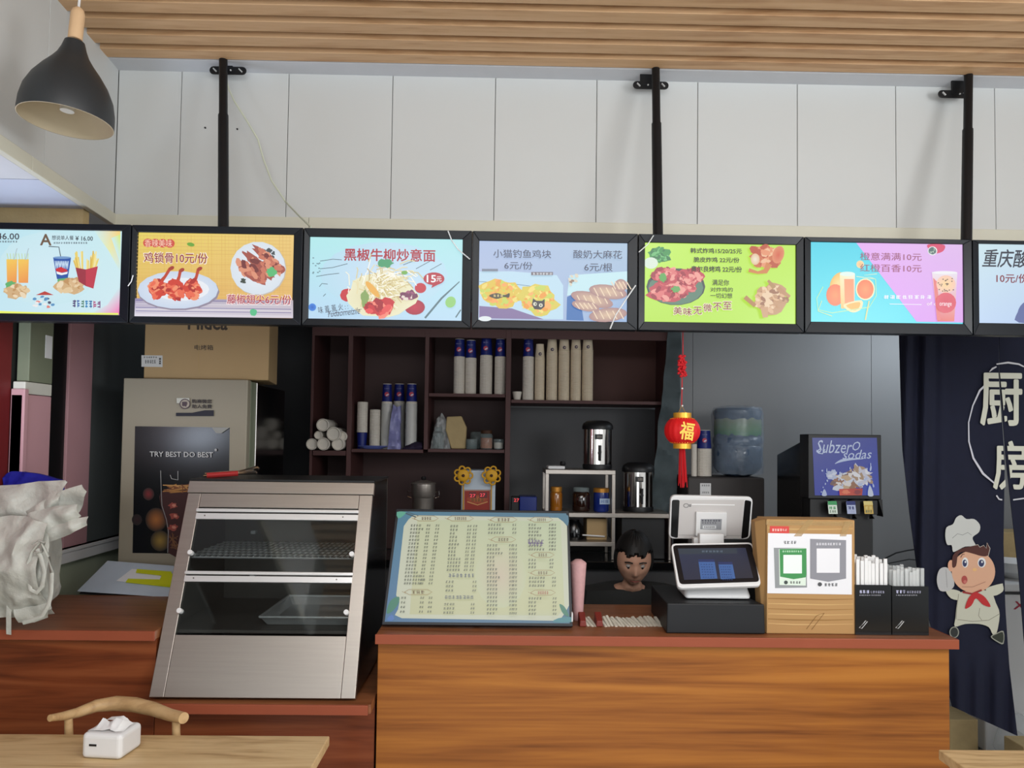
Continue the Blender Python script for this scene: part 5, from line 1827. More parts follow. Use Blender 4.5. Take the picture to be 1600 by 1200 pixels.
# steel pot
Y = 4.02
xq, r = PX(663, Y), 18.5 * Y / 1200
hq = P(663, 756, Y).z - zk
t = thing('stock_pot', 'tall steel pot with loose lid standing below the shelf', 'pot', (xq, Y, zk))
b = B(); b.lathe([(r * .9, .001), (r * .9, hq * .8), (r * .92, hq * .8 + .004), (r, hq * .84), (r, hq)], (xq, Y, zk), 'steel', 32); ob('pot_body', b, t, smooth=True)
b = B(); b.lathe([(r * 1.06, 0), (r * 1.0, .006), (r * .4, .016), (r * .3, .018)], (xq, Y, zk + hq + .001), 'steel', 32); b.lathe([(.008, 0), (.014, .012), (.01, .02)], (xq, Y, zk + hq + .018), 'black', 12); ob('lid', b, t, smooth=True)
b = B(); b.tube([(xq - r, Y, zk + hq * .88), (xq - r - .02, Y, zk + hq * .9), (xq - r - .02, Y, zk + hq * .82), (xq - r, Y, zk + hq * .8)], .003, 'chrome', 8); ob('handle', b, t, smooth=True)
b = B(); b.tube([(xq + r, Y, zk + hq * .88), (xq + r + .02, Y, zk + hq * .9), (xq + r + .02, Y, zk + hq * .82), (xq + r, Y, zk + hq * .8)], .003, 'chrome', 8); ob('handle', b, t, smooth=True)

# cabinet machine with led front and flower ornaments
Y = 4.0
x0, x1 = PX(722, Y), PX(775, Y)
zt8 = P(748, 735, Y).z
t = thing('sealing_machine', 'pale grey machine with red-lit digits above an orange printed panel', 'machine', ((x0 + x1) / 2, 4.1, zk))
b = B(); b.box(x0, x1, Y, Y + .18, zk + .001, zt8, 'pale_blue'); ob('housing', b, t, bevel=.005)
pr = Pr(VP(Y), 'print', .0006)
pr.quad(724, 765, 767, 798, (170, 140, 130)); pr.quad(726, 767, 765, 798, (150, 44, 30)); pr.ell(746, 780, 17, 7, (190, 110, 60), rim=(160, 60, 40)); pr.scrib(736, 778, 756, 784, 4, (110, 80, 40)); pr.line([(730, 784), (746, 789), (762, 784)], 1.6, (206, 150, 90))
pr.done('front_print', t)
pr = Pr(VP(Y), 'lit_print', .002)
pr.quad(733, 769, 744, 778, (70, 6, 10)).quad(749, 769, 761, 778, (70, 6, 10)); pr.text('27', 734, 772, 743, 777, (255, 70, 80), .02); pr.text('27', 750, 771, 758, 776, (255, 70, 80), .02)
pr.done('digits', t)
for k, (px, py) in enumerate(((724, 743), (768, 743))):
    q = P(px, py, 3.955)
    tf = thing('sunflower_ornament', ['yellow openwork flower ornament left of the machine top', 'yellow openwork flower ornament right of the machine top, with looped petals'][k], 'ornament', q)
    b = B()
    b.ball(q, .032, 'sunflower', 16, 8, (1, .3, 1)); ob('disc', b, tf, smooth=True)
    for i in range(7):
        a = 2 * PI * i / 7 + k * .4
        c = q + Vector((math.cos(a) * .034, 0, math.sin(a) * .034))
        b = B()
        b.tube([c + Vector((math.cos(u) * .014, 0, math.sin(u) * .014)) for u in [2 * PI * j / 12 for j in range(13)]], .0045, 'sunflower', 6); ob('petal', b, tf, smooth=True)
    b = B(); b.ball(q + Vector((0, -.012, 0)), .008, 'brown', 10, 6, (1, .5, 1)); ob('seed_centre', b, tf, smooth=True)
    b = B(); b.tube([q + Vector((0, .01, 0)), q + Vector((0, .03, -.02)), (q.x, 3.995, zk + .01)], .003, 'sunflower', 6); ob('stem', b, tf)

# small blue machine with red led
Y = 3.98
x0, x1 = PX(800, Y), PX(840, Y)
t = thing('timer_box', 'small blue box with red-lit display beside the steel rack', 'machine', ((x0 + x1) / 2, Y + .05, zk))
zt9 = P(820, 776, Y).z
b = B(); b.box(PX(813, Y), x1, Y, Y + .14, zk + .001, zt9, 'jar_blue'); ob('housing', b, t, bevel=.004)
b = B(); b.box(x0, PX(812.5, Y), Y + .01, Y + .10, zk + .001, zt9 - .003, 'black'); ob('display_case', b, t, bevel=.004)
pr = Pr(VP(Y + .01), 'lit_print', .0015); pr.text('27', 803, 779, 811, 784, (255, 60, 70), .02); pr.done('digits', t)

# steel rack
Y = 3.92
t = thing('steel_rack', 'brushed steel table rack holding jars under the upper steel urn', 'rack', (PX(908, Y), 4.1, zk))
xa_, xb2 = PX(855.5, Y), PX(959, Y)
zr1, zr2, zr3 = P(908, 738, Y).z, P(908, 805, Y).z, P(908, 850, Y).z
for x in (xa_, xb2):
    for y in (Y, Y + .25):
        b = B(); b.box(x - .009, x + .009, y - .009, y + .009, zk + .001, zr1 + .012, 'steel'); ob('upright', b, t, bevel=.002)
for z, xe2 in ((zr1, xb2), (zr2, PX(1046, Y)), (zr3, xb2)):
    b = B(); b.box(xa_ - .009, xe2 + .009, Y - .0105, Y + .26, z - .010, z + .0125, 'steel'); ob('shelf_plate', b, t, bevel=.002)
for y in (Y, Y + .25):
    b = B(); b.box(PX(1046, Y) - .004, PX(1046, Y) + .008, y - .009, y + .009, zk + .001, zr2 - .011, 'steel'); ob('upright', b, t, bevel=.002)
zj = zr2 + .0125
jar(870, 760, zj, 9.5, 'jar of golden syrup with brass-coloured lid in the steel rack', 'honey', 'lid_gold', Y + .08, .85, .2)
jar(909, 761, zj, 14, 'wide dark sauce jar in the middle of the steel rack', 'dark_sauce', 'jar_glass', Y + .09, .8, .18)
tj = jar(940, 762, zj, 12, 'blue jar with gold lid and pale label in the steel rack', 'jar_blue', 'lid_gold', Y + .08, .95, .18)
rr_ = 12 * (Y + .08) / 1200
pr = Pr(VP(Y + .08 - rr_), 'print', .001); pr.quad(937, 779, 953, 788, (170, 190, 214)); pr.scrib(939, 781, 951, 786, 4, (80, 110, 170)); pr.done('label', tj)
b = B(); b.box(PX(857, Y), PX(884, Y), Y + .02, Y + .16, zr1 + .0135, zr1 + .03, 'white_plastic'); tag(ob('lidded_tray', b, bevel=.006), 'flat white plastic tray on the steel rack top, left of the urn', 'tray')
b = B(); q = Vector((PX(881, Y), Y + .05, zr1 + .0315)); b.lathe([(.012, 0), (.016, .01), (.012, .022)], q, 'black', 14); tag(ob('knob_lid', b, smooth=True), 'small black round knob sitting on the white tray', 'lid')
# things on the lower rack level
b = B(); zq = zr3 + .0135; b.lathe([(.05, 0), (.055, .05), (.03, .09), (.028, .1)], (PX(898, Y + .1), Y + .1, zq), 'black_gloss', 20); tag(ob('black_jug', b, smooth=True), 'dark rounded jug in the low level of the steel rack', 'jug')
b = B(); b.box(PX(920, Y), PX(952, Y), Y + .06, Y + .22, zq, zq + .11, 'cardboard_dim'); tag(ob('brown_box', b, bevel=.004), 'dim brown box in the low level of the steel rack', 'box')
b = B(); b.tube([(PX(912, Y), Y + .02, zq + .03), (PX(948, Y), Y + .05, zq + .02)], .004, 'paper', 8); tag(ob('paper_roll', b, smooth=True), 'thin pale rod lying in front of the dim brown box', 'rod')


# steel urns
def urn(px0, px1, pyt, pyl, pyb, zbase, Y, lab):
    xc = PX((px0 + px1) / 2, Y)
    r = (px1 - px0) / 2 * Y / 1200
    zt = P(xc, pyt, Y).z
    f = lambda py: P((px0 + px1) / 2, py, Y).z - zbase
    t = thing('steel_urn', lab, 'urn', (xc, Y, zbase), 'insulated steel drink urns')
    b = B(); b.lathe([(r * .96, .001), (r * .98, .02), (r * .96, .025)], (xc, Y, zbase), 'black', 32); ob('foot_ring', b, t, smooth=True)
    b = B(); b.lathe([(r * .94, .026), (r * .94, f(pyl) - .001)], (xc, Y, zbase), 'chrome', 40); ob('steel_body', b, t, smooth=True)
    H_ = f(pyt) - f(pyl)
    b = B(); b.lathe([(r * 1.02, 0), (r * 1.03, H_ * .3), (r * .95, H_ * .65), (r * .7, H_ * .93), (r * .2, H_)], (xc, Y, zbase + f(pyl)), 'black', 36); ob('lid', b, t, smooth=True)
    b = B(); zz = zbase + f(pyl) * .12 + .03; b.tube([(xc, Y - r * .94, zz + .03), (xc, Y - r - .035, zz + .035)], .008, 'black', 10); b.tube([(xc, Y - r - .03, zz + .07), (xc, Y - r - .032, zz - .01)], [.007, .006], 'black', 10); ob('tap', b, t, smooth=True)
    pm = (px0 + px1) / 2 + 2
    yl = pyl + (pyb - pyl) * .2
    b = B(); b.box(PX(pm - 6, Y - r), PX(pm + 6, Y - r), Y - r - .004, Y - r * .9, P(pm, yl + 4, Y - r).z, P(pm, yl - 4, Y - r).z, 'black'); pl = ob('name_plate', b, t)
    pr = Pr(VP(Y - r - .004), 'print', .0006); pr.scrib(pm - 3, yl - 2, pm + 5, yl + 2, 3, (170, 160, 150)); pr.done('lettering', pl)


urn(910, 957, 657, 671, 728, zr1 + .0135, Y + .13, 'steel drink urn with black lid standing on the rack top')
urn(973, 1022, 722, 737, 797, zr2 + .0135, Y + .13, 'steel drink urn with black lid standing lower, right of the rack')
b = B(); b.box(PX(972, 3.95), PX(1040, 3.95), 3.95, 4.16, zk + .001, zr2 - .012, 'black'); tag(ob('cabinet', b, bevel=.004), 'black cabinet block under the lower steel urn', 'cabinet')

# hanging cloth at the shelf end
b = B()
b.patch([P(x, y, 4.14) for x, y in ((1046, 500), (1066, 500))], [P(x, y, 4.18) for x, y in ((1016, 800), (1056, 802))], 'cloth_teal', 10, 40, .03, 5, .0, 6, .003)
tag(ob('hanging_cloth', b, smooth=True), 'thin grey-teal cloth hanging at the right end of the shelf unit', 'cloth')

# ================================================================= RIGHT SIDE OF THE KITCHEN
# water dispenser and bottle
Y = 4.0
x0, x1 = PX(1075, Y), PX(1195, Y)
ztd = P(1135, 746, Y).z
t = thing('water_dispenser', 'dark brown water dispenser cabinet carrying the blue water bottle', 'water dispenser', ((x0 + x1) / 2, Y + .16, 0))
b = B(); b.box(x0, x1, Y, Y + .33, .02, ztd, 'dispenser_brown'); ob('cabinet_body', b, t, bevel=.008)
b = B(); b.box(x0 + .04, x1 - .04, Y - .003, Y - .0005, .75, 1.1, 'black'); ob('tap_recess', b, t, bevel=.001)
b = B(); b.box(x0 + .04, x1 - .04, Y - .004, Y - .0005, .1, .68, 'black_gloss'); ob('door', b, t, bevel=.001)
b = B(); b.box(PX(1094, Y), PX(1111, Y), Y - .002, Y - .0005, P(1102, 776, Y).z, P(1102, 755, Y).z, 'paper'); st_ = ob('sticker', b, t)
pr = Pr(VP(Y - .002), 'print', .0005); pr.scrib(1096, 757, 1109, 760, 4, (110, 110, 112)); pr.scrib(1097, 768, 1108, 771, 4, (120, 120, 122)); pr.done('lettering', st_)
Yw2 = Y + .16
xc = PX(1152, Yw2)
r = 38 * Yw2 / 1200
zb0 = ztd + .001
hb = P(1152, 637, Yw2).z - zb0
t = thing('water_bottle', 'large blue water bottle in crinkled clear film upside down on the dispenser', 'water bottle', (xc, Yw2, zb0))
prof = [(r * .45, 0), (r * .8, .02), (r * .97, .05), (r, .09), (r * 1.0, .15), (r * .95, .165), (r, .18), (r * .99, hb * .55), (r * .93, hb * .58), (r * .95, hb * .62), (r * .95, hb * .88), (r * .98, hb * .9), (r * .97, hb * .95), (r * .88, hb * .985), (r * .6, hb)]
b = B(); b.lathe(prof, (xc, Yw2, zb0), 'water_blue', 40); ob('bottle_body', b, t, smooth=True)
b = B()
for i in range(15):
    for j in range(2):
        pass
seg = 24
vs, fs, cs = [], [], []
for j, zz in enumerate((hb * .60, hb * .70, hb * .83)):
    for i in range(seg + 1):
        a = PI + PI * i / seg
        vs.append((xc + r * .965 * math.cos(a), Yw2 + r * .965 * math.sin(a), zb0 + zz + (R.uniform(-.008, .008) if j != 1 else 0)))
        cs.append([(56, 128, 60), (110, 150, 90), (150, 160, 130)][j])
for j in range(2):
    for i in range(seg):
        a = j * (seg + 1) + i
        fs.append((a, a + 1, a + seg + 2, a + seg + 1))
b.add(vs, fs, 'gloss_print', cs); ob('green_label', b, t, smooth=True)
b = B(); b.lathe([(r * 1.0, .012), (r * 1.04, .06), (r * 1.02, .12), (r * 1.05, .2), (r * 1.02, .27), (r * 1.04, hb * .9), (r * .95, hb * 1.0), (r * .3, hb * 1.03)], (xc, Yw2, zb0), 'clear_film' if mat('clear_film', (180, 196, 214), .15, alpha=.30, var=.15, scale=30, bump=1.0) else '', 60, cap=False)
for i, v in enumerate(b.v):
    q = Vector(v); k = noise.noise(q * 30) * .012
    b.v[i] = (q.x + k, q.y + k, q.z + k * .6)
ob('film_wrap', b, t, smooth=True)
cups(1088, 1112, 672, ztd + .0005, 'blue', 'white cup stack with dark blue top standing left of the blue water bottle', 'cup stacks on the water dispenser', Y=Y + .10)
cups(1080, 1089, 694, ztd + .0005, 'low', 'narrow plain cup stack half hidden at the left edge of the dispenser top', 'cup stacks on the water dispenser', Y=Y + .07)

# soda machine
Y = 3.40
x0, x1 = PX(1263, Y), PX(1377, Y)
zt10, zm, zbm = P(1320, 679, Y).z, P(1320, 778, Y).z, .93
t = thing('soda_machine', 'black soda dispenser with lit blue splash panel and three taps', 'soda machine', ((x0 + x1) / 2, 3.55, zbm))
b = B(); b.box(x0, x1, Y, Y + .10, zm - .005, zt10, 'black'); hd = ob('header', b, t, bevel=.003)
b = B(); b.prism([(x0 + .012, Y + .101, zbm), (x0 + .012, Y + .42, zbm), (x0 + .012, Y + .42, zt10 - .10), (x0 + .012, Y + .101, zt10 - .03)], (x1 - x0 - .04, 0, 0), 'black_gloss'); ob('body', b, t, bevel=.003)
b = B(); b.box(x0 + .015, x1 - .03, Y + .02, Y + .1, zbm + .06, zm - .006, 'black'); ob('tap_housing', b, t, bevel=.002)
b = B(); b.prism([(x1 - .012, Y + .005, zm - .006), (x1 + .006, Y + .005, zm - .006), (x1 + .010, Y + .005, P(1380, 808, Y).z), (x1 + .004, Y + .005, P(1376, 800, Y).z)], (0, .06, 0), 'black'); ob('side_fin', b, t, bevel=.001)
b = B(); b.box(x0, x1 - .02, Y - .05, Y + .12, zbm + .001, zbm + .03, 'steel_dark'); ob('drip_tray', b, t, bevel=.003)
pr = Pr(VP(Y), 'dim_lit_print', .001)
cols = [(34, 50, 150), (36, 54, 160), (42, 70, 190), (34, 54, 170)]
pr.poly([(1269, 684), (1370, 684), (1374, 774), (1273, 774)], cols)
pr.text('Subzer', 1277, 688, 1331, 708, (200, 214, 244), -.002, 0, 4); pr.text('O', 1332, 690, 1344, 704, (200, 214, 244), .0, 0, 4); pr.text('sodas', 1318, 703, 1362, 717, (200, 214, 244), .002, -.04, 4)
pr.line([(1283, 700), (1278, 704), (1279, 708), (1285, 709), (1289, 702)], 1.6, (200, 214, 244))
pr.poly([(1304, 725), (1314, 718), (1330, 716), (1350, 717), (1330, 719), (1314, 722)], (190, 206, 240), 3)
pr.food(1324, 752, 26, 15, [(206, 176, 140), (236, 230, 226), (160, 110, 80), (220, 226, 240), (120, 90, 90)], 70, .2, -.2, 2.2, .4)
pr.food(1346, 742, 16, 12, [(214, 214, 230), (240, 240, 246), (180, 150, 120)], 34, .2, .6, 2.4, .5)
pr.food(1300, 742, 8, 6, [(190, 200, 230), (220, 226, 244)], 10, .3, 0, 2, .4)
for k in range(26):
    pr.ell(R.uniform(1276, 1370), R.uniform(724, 773), R.uniform(.6, 2), R.uniform(.8, 4), (190, 204, 240), R.uniform(-.5, .5), 8, .3)
pr.poly([(1311, 764), (1348, 763), (1347, 774), (1312, 774)], [(216, 70, 50), (180, 40, 40), (190, 60, 40), (230, 90, 60)]); pr.ell(1322, 769, 6, 3, (240, 130, 90), jag=.3).ell(1340, 769, 6, 3, (150, 40, 50), jag=.3)
pr.poly([(1356, 774), (1359, 758), (1365, 774)], (210, 220, 240), 3).poly([(1284, 774), (1288, 764), (1292, 774)], (190, 204, 236), 3)
pr.done('lit_panel', hd)
for k, (px, c, c2) in enumerate(((1301, (60, 150, 90), (214, 226, 214)), (1330, (40, 50, 110), (170, 180, 210)), (1357, (206, 190, 120), (190, 160, 80)))):
    q = P(px, 792, Y + .01)
    b = B(); b.tube([(q.x, Y + .05, q.z + .02), (q.x, Y - .005, q.z + .01), (q.x, Y - .015, q.z - .05)], [.02, .022, .014], 'black', 12); tp = ob('tap', b, t, smooth=True)
    pr = Pr(VP(Y - .03), 'gloss_print', .0)
    pr.poly([(px - 8, 783), (px + 6, 783), (px + 8, 803), (px - 6, 803)], c2); pr.poly([(px - 8, 783), (px + 6, 783), (px + 7, 789), (px - 7, 789)], c)
    pr.scrib(px - 6, 791, px + 6, 796, 2, c); pr.scrib(px - 5, 797, px + 6, 801, 3, c2 if k == 1 else (90, 110, 90))
    pr.done('flavour_label', tp)
    b = B(); b.box(q.x - .022, q.x + .022, Y - .0295, Y - .012, P(px, 804, Y - .03).z, P(px, 782, Y - .03).z, 'black'); ob('label_holder', b, tp, bevel=.002)
t = thing('side_cabinet', 'dark cabinet carrying the black soda dispenser', 'cabinet', ((x0 + x1) / 2, 3.6, 0))
b = B(); b.box(x0 - .02, x1 + .02, Y + .0, Y + .5, .03, zbm - .03, 'kitchen_dark'); ob('cabinet_body', b, t, bevel=.004)
b = B(); b.box(x0 - .03, x1 + .03, Y - .06, Y + .51, zbm - .029, zbm, 'steel_dark'); ob('cabinet_top', b, t, bevel=.003)
b = B(); b.tube([P(x, y, 4.3) for x, y in ((1366, 884), (1384, 872), (1400, 864), (1418, 860), (1445, 856))], .004, 'black', 6); b.tube([P(x, y, 4.3) for x, y in ((1366, 890), (1390, 880), (1420, 874), (1450, 876))], .003, 'black', 6)
tag(ob('wall_cable', b, smooth=True), 'thin dark cables sagging against the pale wall right of the soda dispenser', 'cable')

# ================================================================= CURTAIN
YC = 3.36
t = thing('door_curtain', 'dark navy doorway curtain in two halves with a white ring, lettering and cartoon cook', 'curtain', (PX(1560, YC), YC, 0))


def cloth(rows, name, wave):
    nu, nv = 60, 50
    vs, fs = [], []
    for j in range(nv + 1):
        s_ = j / nv * (len(rows) - 1)
        i0 = min(int(s_), len(rows) - 2)
        f = s_ - i0
        r_ = [rows[i0][k] * (1 - f) + rows[i0 + 1][k] * f for k in range(4)]
        for i in range(nu + 1):
            u = i / nu
            x, y = r_[0] + (r_[2] - r_[0]) * u, r_[1] + (r_[3] - r_[1]) * u
            vs.append(P(x, y, YC + wave(x, y)))
    n0 = len(vs)
    vs += [v + Vector((0, .003, 0)) for v in vs]
    for j in range(nv):
        for i in range(nu):
            a = j * (nu + 1) + i
            fs.append((a, a + nu + 1, a + nu + 2, a + 1))
            fs.append((a + n0 + 1, a + nu + 2 + n0, a + nu + 1 + n0, a + n0))
    W_ = nu + 1
    edge = [i for i in range(W_)] + [j * W_ + nu for j in range(1, nv + 1)] + [nv * W_ + i for i in range(nu - 1, -1, -1)] + [j * W_ for j in range(nv - 1, 0, -1)]
    for k in range(len(edge)):
        a, c = edge[k], edge[(k + 1) % len(edge)]
        fs.append((a, c, c + n0, a + n0))
    b = B(); b.add(vs, fs, 'navy_cloth')
    return ob(name, b, t, smooth=True)


def wv(x, y):
    k = max(0, min(1, (1478 - x) / 40.0))
    lo = max(0, min(1, (y - 1010) / 60.0))
    return (.022 * k + .012 * lo) * math.sin(x * .21 + y * .004) + .003 * math.sin(x * .09 + 1) + .004


cloth([(1404, 490, 1561, 490), (1406, 560, 1561, 590), (1410, 700, 1570, 720), (1421, 800, 1568, 850), (1433, 890, 1571, 950), (1462, 1010, 1577, 1040), (1488, 1104, 1590, 1150)], 'left_half', wv)
cloth([(1561.5, 490, 1720, 490), (1562, 590, 1720, 590), (1572, 720, 1722, 720), (1581, 800, 1724, 800), (1592, 900, 1726, 900), (1600, 1000, 1728, 1000), (1612, 1118, 1730, 1118)], 'right_half', wv)
b = B(); b.tube([P(1398, 490, YC + .003), P(1735, 494, YC + .003)], .012, 'metal_black', 10); ob('curtain_rod', b, t, smooth=True)
PC = VP(YC - .006)
CR = (196, 196, 178)
pr = Pr(PC, 'print', 0, .0001)
pr.line([(1546, 596), (1531, 610), (1520, 634), (1513.5, 660), (1514, 690), (1521, 716), (1536, 740), (1556, 757)], [3.5, 3, 2, 1.8, 2.2, 3, 3.5, 2], (200, 200, 210))
pr.line([(1546, 581), (1551, 576), (1557, 573)], [1, 3, 2], (200, 200, 206)).line([(1557, 569), (1575, 566.5), (1592, 569), (1600, 573)], [2, 3, 2.6, 2], (200, 200, 206)).line([(1557, 774), (1561, 780), (1566, 781)], 2.2, (200, 200, 206)).line([(1583, 781), (1620, 776)], 2.2, (200, 200, 206))
# printed cook, parts drawn back to front
pr.poly([(1478, 923), (1490, 921), (1502, 926), (1500, 937), (1486, 935)], CR, 3).poly([(1540, 920), (1564, 912), (1567, 914), (1567, 924), (1552, 931)], CR, 3)
pr.poly([(1500, 926), (1495, 945), (1493, 965), (1492, 979), (1508, 975), (1530, 975), (1545, 980), (1551, 991), (1557, 990), (1562, 960), (1556, 942), (1549, 926), (1534, 922), (1518, 924)], CR, 3)
pr.line([(1496, 968), (1520, 971), (1545, 969), (1562, 959)], .8, (120, 116, 100)).line([(1531, 950), (1529, 962), (1534, 969)], .8, (130, 126, 110)).line([(1498, 928), (1495, 950), (1494, 968)], .8, (130, 126, 110))
pr.poly([(1465, 897), (1470, 888), (1480, 887), (1488, 898), (1491, 915), (1482, 923), (1469, 923), (1464, 910)], (186, 186, 186), 3).line([(1478, 890), (1480, 918)], .7, (130, 130, 130))
pr.ell(1486, 884, 5, 9, (214, 160, 130))
pr.ell(1521, 893, 34, 33, (214, 166, 136), .15, 40)
pr.poly([(1489, 862), (1487, 852), (1480, 851), (1477, 838), (1479, 824), (1489, 819), (1494, 809), (1502, 805), (1510, 811), (1522, 811), (1531, 820), (1530, 831), (1521, 838), (1520, 843), (1524, 853), (1508, 854), (1496, 860)], (196, 198, 194), 3)
pr.line([(1488, 841), (1496, 834), (1504, 836), (1512, 832), (1518, 836)], .8, (130, 132, 130))
pr.poly([(1488, 886), (1489, 868), (1500, 858), (1515, 854), (1527, 852), (1531, 855), (1537, 853), (1541, 856), (1543, 848), (1546, 858), (1543, 868), (1534, 869), (1520, 865), (1506, 862), (1497, 867), (1494, 884)], (76, 30, 20), 3)
pr.line([(1522, 852), (1528, 851), (1531, 855), (1537, 852), (1541, 857), (1542, 848), (1547, 857), (1544, 869)], .9, (190, 180, 170))
for cx_, rx_ in ((1508, 5), (1534, 6.4)):
    pr.ell(cx_, 879, rx_, 8, (226, 226, 226)).ell(cx_ - .6, 880, rx_ * .68, 5.6, (44, 50, 90)).ell(cx_ + .4, 878, 1.2, 1.8, (230, 230, 230))
pr.line([(1501, 871), (1504, 866), (1507, 866)], 1.2, (90, 40, 36)); pr.ell(1523, 890, 3.4, 2.6, (226, 180, 120)); pr.ell(1507, 906, 4.6, 6.6, (170, 70, 64), jag=.0).ell(1508, 909, 2.6, 2.6, (196, 110, 100))
pr.line([(1503, 917), (1520, 917), (1540, 909)], .7, (160, 110, 90))
pr.line([(1504, 925), (1519, 928), (1534, 922)], 3, (150, 34, 30))
pr.poly([(1522, 926), (1513, 935), (1508, 951), (1518, 946), (1525, 935), (1536, 945), (1548, 948), (1540, 934), (1530, 927)], (186, 34, 36), 3)
pr.ell(1491, 988, 7.5, 9, (150, 152, 140)).ell(1491, 988, 6, 7.6, (36, 40, 38)); pr.poly([(1548, 995), (1556, 990), (1568, 986), (1568, 1006), (1558, 1003)], (150, 152, 140), 3).poly([(1550, 995), (1557, 991), (1567, 988), (1567, 1004), (1558, 1001)], (40, 46, 34), 3)
pr.done('printed_cook', t)
pr = Pr(PC, 'print', .0004, .0001)
pr.text('厨', 1533, 584, 1596, 664, (206, 206, 190), .018)
pr.text('房', 1553, 690, 1604, 764, (206, 206, 190), .018)
o = pr.done('lettering', t)
import bmesh
bm = bmesh.new()
bm.from_mesh(o.data)
bmesh.ops.triangulate(bm, faces=bm.faces[:])
off = WM[t].translation
cuts = []
for a, c in (((1560.4, 590), (1571.5, 762)), ((1563, 590), (1580, 762))):
    p, q = PC.hit(*a) - off, PC.hit(*c) - off
    d = (q - p).normalized()
    nn = Vector((d.z, 0, -d.x))
    if nn.x < 0:
        nn = -nn
    bmesh.ops.bisect_plane(bm, geom=bm.verts[:] + bm.edges[:] + bm.faces[:], dist=1e-5, plane_co=p, plane_no=nn)
    cuts.append((p, nn))
dl = [f for f in bm.faces if (f.calc_center_median() - cuts[0][0]).dot(cuts[0][1]) > 0 and (f.calc_center_median() - cuts[1][0]).dot(cuts[1][1]) < 0]
bmesh.ops.delete(bm, geom=dl, context='FACES')
bm.to_mesh(o.data)
bm.free()

# ================================================================= BEHIND THE CURTAIN
x0 = PX(1535, 3.95)
t = thing('chest_freezer', 'white chest freezer with red lettering seen through the curtain gap', 'freezer', (x0 + .5, 4.2, 0))
b = B(); b.box(x0, x0 + 1.0, 3.95, 4.5, .04, .84, 'white_plastic'); ob('freezer_body', b, t, bevel=.01)
b = B(); b.box(x0 - .01, x0 + 1.01, 3.94, 4.51, .855, .90, 'white_plastic'); ob('freezer_lid', b, t, bevel=.01)
b = B(); b.box(x0 + .005, x0 + .995, 3.955, 4.49, .84, .8549, 'black'); ob('lid_seal', b, t)
pr = Pr(VP(3.95), 'print', .0015); pr.text('XI', 1585, 940, 1606, 952, (170, 30, 60), .03, 0, 2); pr.done('lettering', t)
b = B(); b.lathe([(.05, 0), (.12, .04), (.14, .09), (.135, .09), (.1, .04)], (PX(1582, 4.1), 4.1, .901), 'white_plastic', 24, cap=False); b.lathe([(.05, .001), (.1, .03)], (PX(1582, 4.1), 4.1, .901), 'white_plastic', 24); tag(ob('bowl', b, smooth=True), 'white bowl standing on the white chest freezer', 'bowl')
b = B(); b.box(PX(1565, 4.3), PX(1565, 4.3) + .3, 4.3, 4.48, .901, 1.12, 'kraft'); tag(ob('beige_box', b, bevel=.005), 'beige box on the chest freezer behind the white bowl', 'box')
b = B(); b.ball((PX(1585, 3.8), 3.80, .14), .13, 'clear_plastic', 20, 14, (.8, .6, 1.05))
for i, v in enumerate(b.v):
    q = Vector(v); k = noise.noise(q * 14) * .03
    b.v[i] = (q.x + k, q.y + k * .5, max(q.z + k, .003))
tag(ob('plastic_bag', b, smooth=True), 'crumpled clear plastic bag on the floor against the white freezer', 'bag')
b = B(); q = P(1557, 1158, 3.7); b.ball((q.x, 3.72, .05), .085, 'offwhite', 20, 12, (1.15, .8, .6))
for i, v in enumerate(b.v):
    q = Vector(v); k = noise.noise(q * 16) * .02
    b.v[i] = (q.x + k, q.y, max(q.z + k, .003))
tag(ob('cloth_bundle', b, smooth=True), 'pale grey bundle on the floor just behind the curtain hem', 'bundle')
b = B(); b.box(PX(1480, 3.9), PX(1524, 3.9), 3.9, 4.1, .004, .22, 'kraft'); tag(ob('floor_box', b, bevel=.004), 'dull brown box on the floor left of the pale bundle', 'box')
b = B(); b.box(PX(1594, 3.5), PX(1594, 3.5) + .2, 3.5, 3.64, .004, .24, 'kraft'); tag(ob('wooden_crate', b, bevel=.004), 'brown wooden crate on the floor at the right edge below the curtain', 'crate')

# ================================================================= RED LANTERN
YL = 2.78
c = P(1066, 673, YL)
k1 = YL / 1200
t = thing('red_lantern', 'small red and gold paper lantern with tassel hanging from the menu screens', 'lantern', c)
R0 = 27 * k1
vs, fs = [], []
n, m_ = 72, 14
b = B()
for i in range(m_ + 1):
    a = -1.05 + 2.1 * i / m_
    for j in range(n):
        th = 2 * PI * j / n
        rr_ = R0 * (math.cos(a) ** .8) * (1 + .03 * abs(math.sin(th * 9)))
        vs.append((c.x + rr_ * math.cos(th), c.y + rr_ * math.sin(th), c.z + 20 * k1 * math.sin(a) / math.sin(1.05)))
for i in range(m_):
    for j in range(n):
        j2 = (j + 1) % n
        fs.append((i * n + j, i * n + j2, (i + 1) * n + j2, (i + 1) * n + j))
b.add(vs, fs, 'lantern_red'); ob('lantern_body', b, t, smooth=True)
for s_, nm in ((1, 'upper_cap'), (-1, 'lower_cap')):
    b = B(); b.lathe([(14 * k1, s_ * 18 * k1), (14 * k1, s_ * 28 * k1)] if s_ > 0 else [(14 * k1, -28 * k1), (14 * k1, -18 * k1)], c, 'gold', 28)
    for j in range(28):
        th = 2 * PI * j / 28
        p0 = Vector((c.x + 11 * k1 * math.cos(th), c.y + 11 * k1 * math.sin(th), c.z + s_ * 20 * k1))
        p1 = Vector((c.x + 19 * k1 * math.cos(th), c.y + 19 * k1 * math.sin(th), c.z + s_ * 18.5 * k1))
        b.tube([p0, p1], .0012, 'gold', 4)
    ob(nm, b, t, smooth=True)
pr = Pr(VP(YL - R0 * 1.03), 'gloss_print', .0008)
pr.text('福', 1063, 660, 1084, 687, (240, 196, 70), .02, .15)
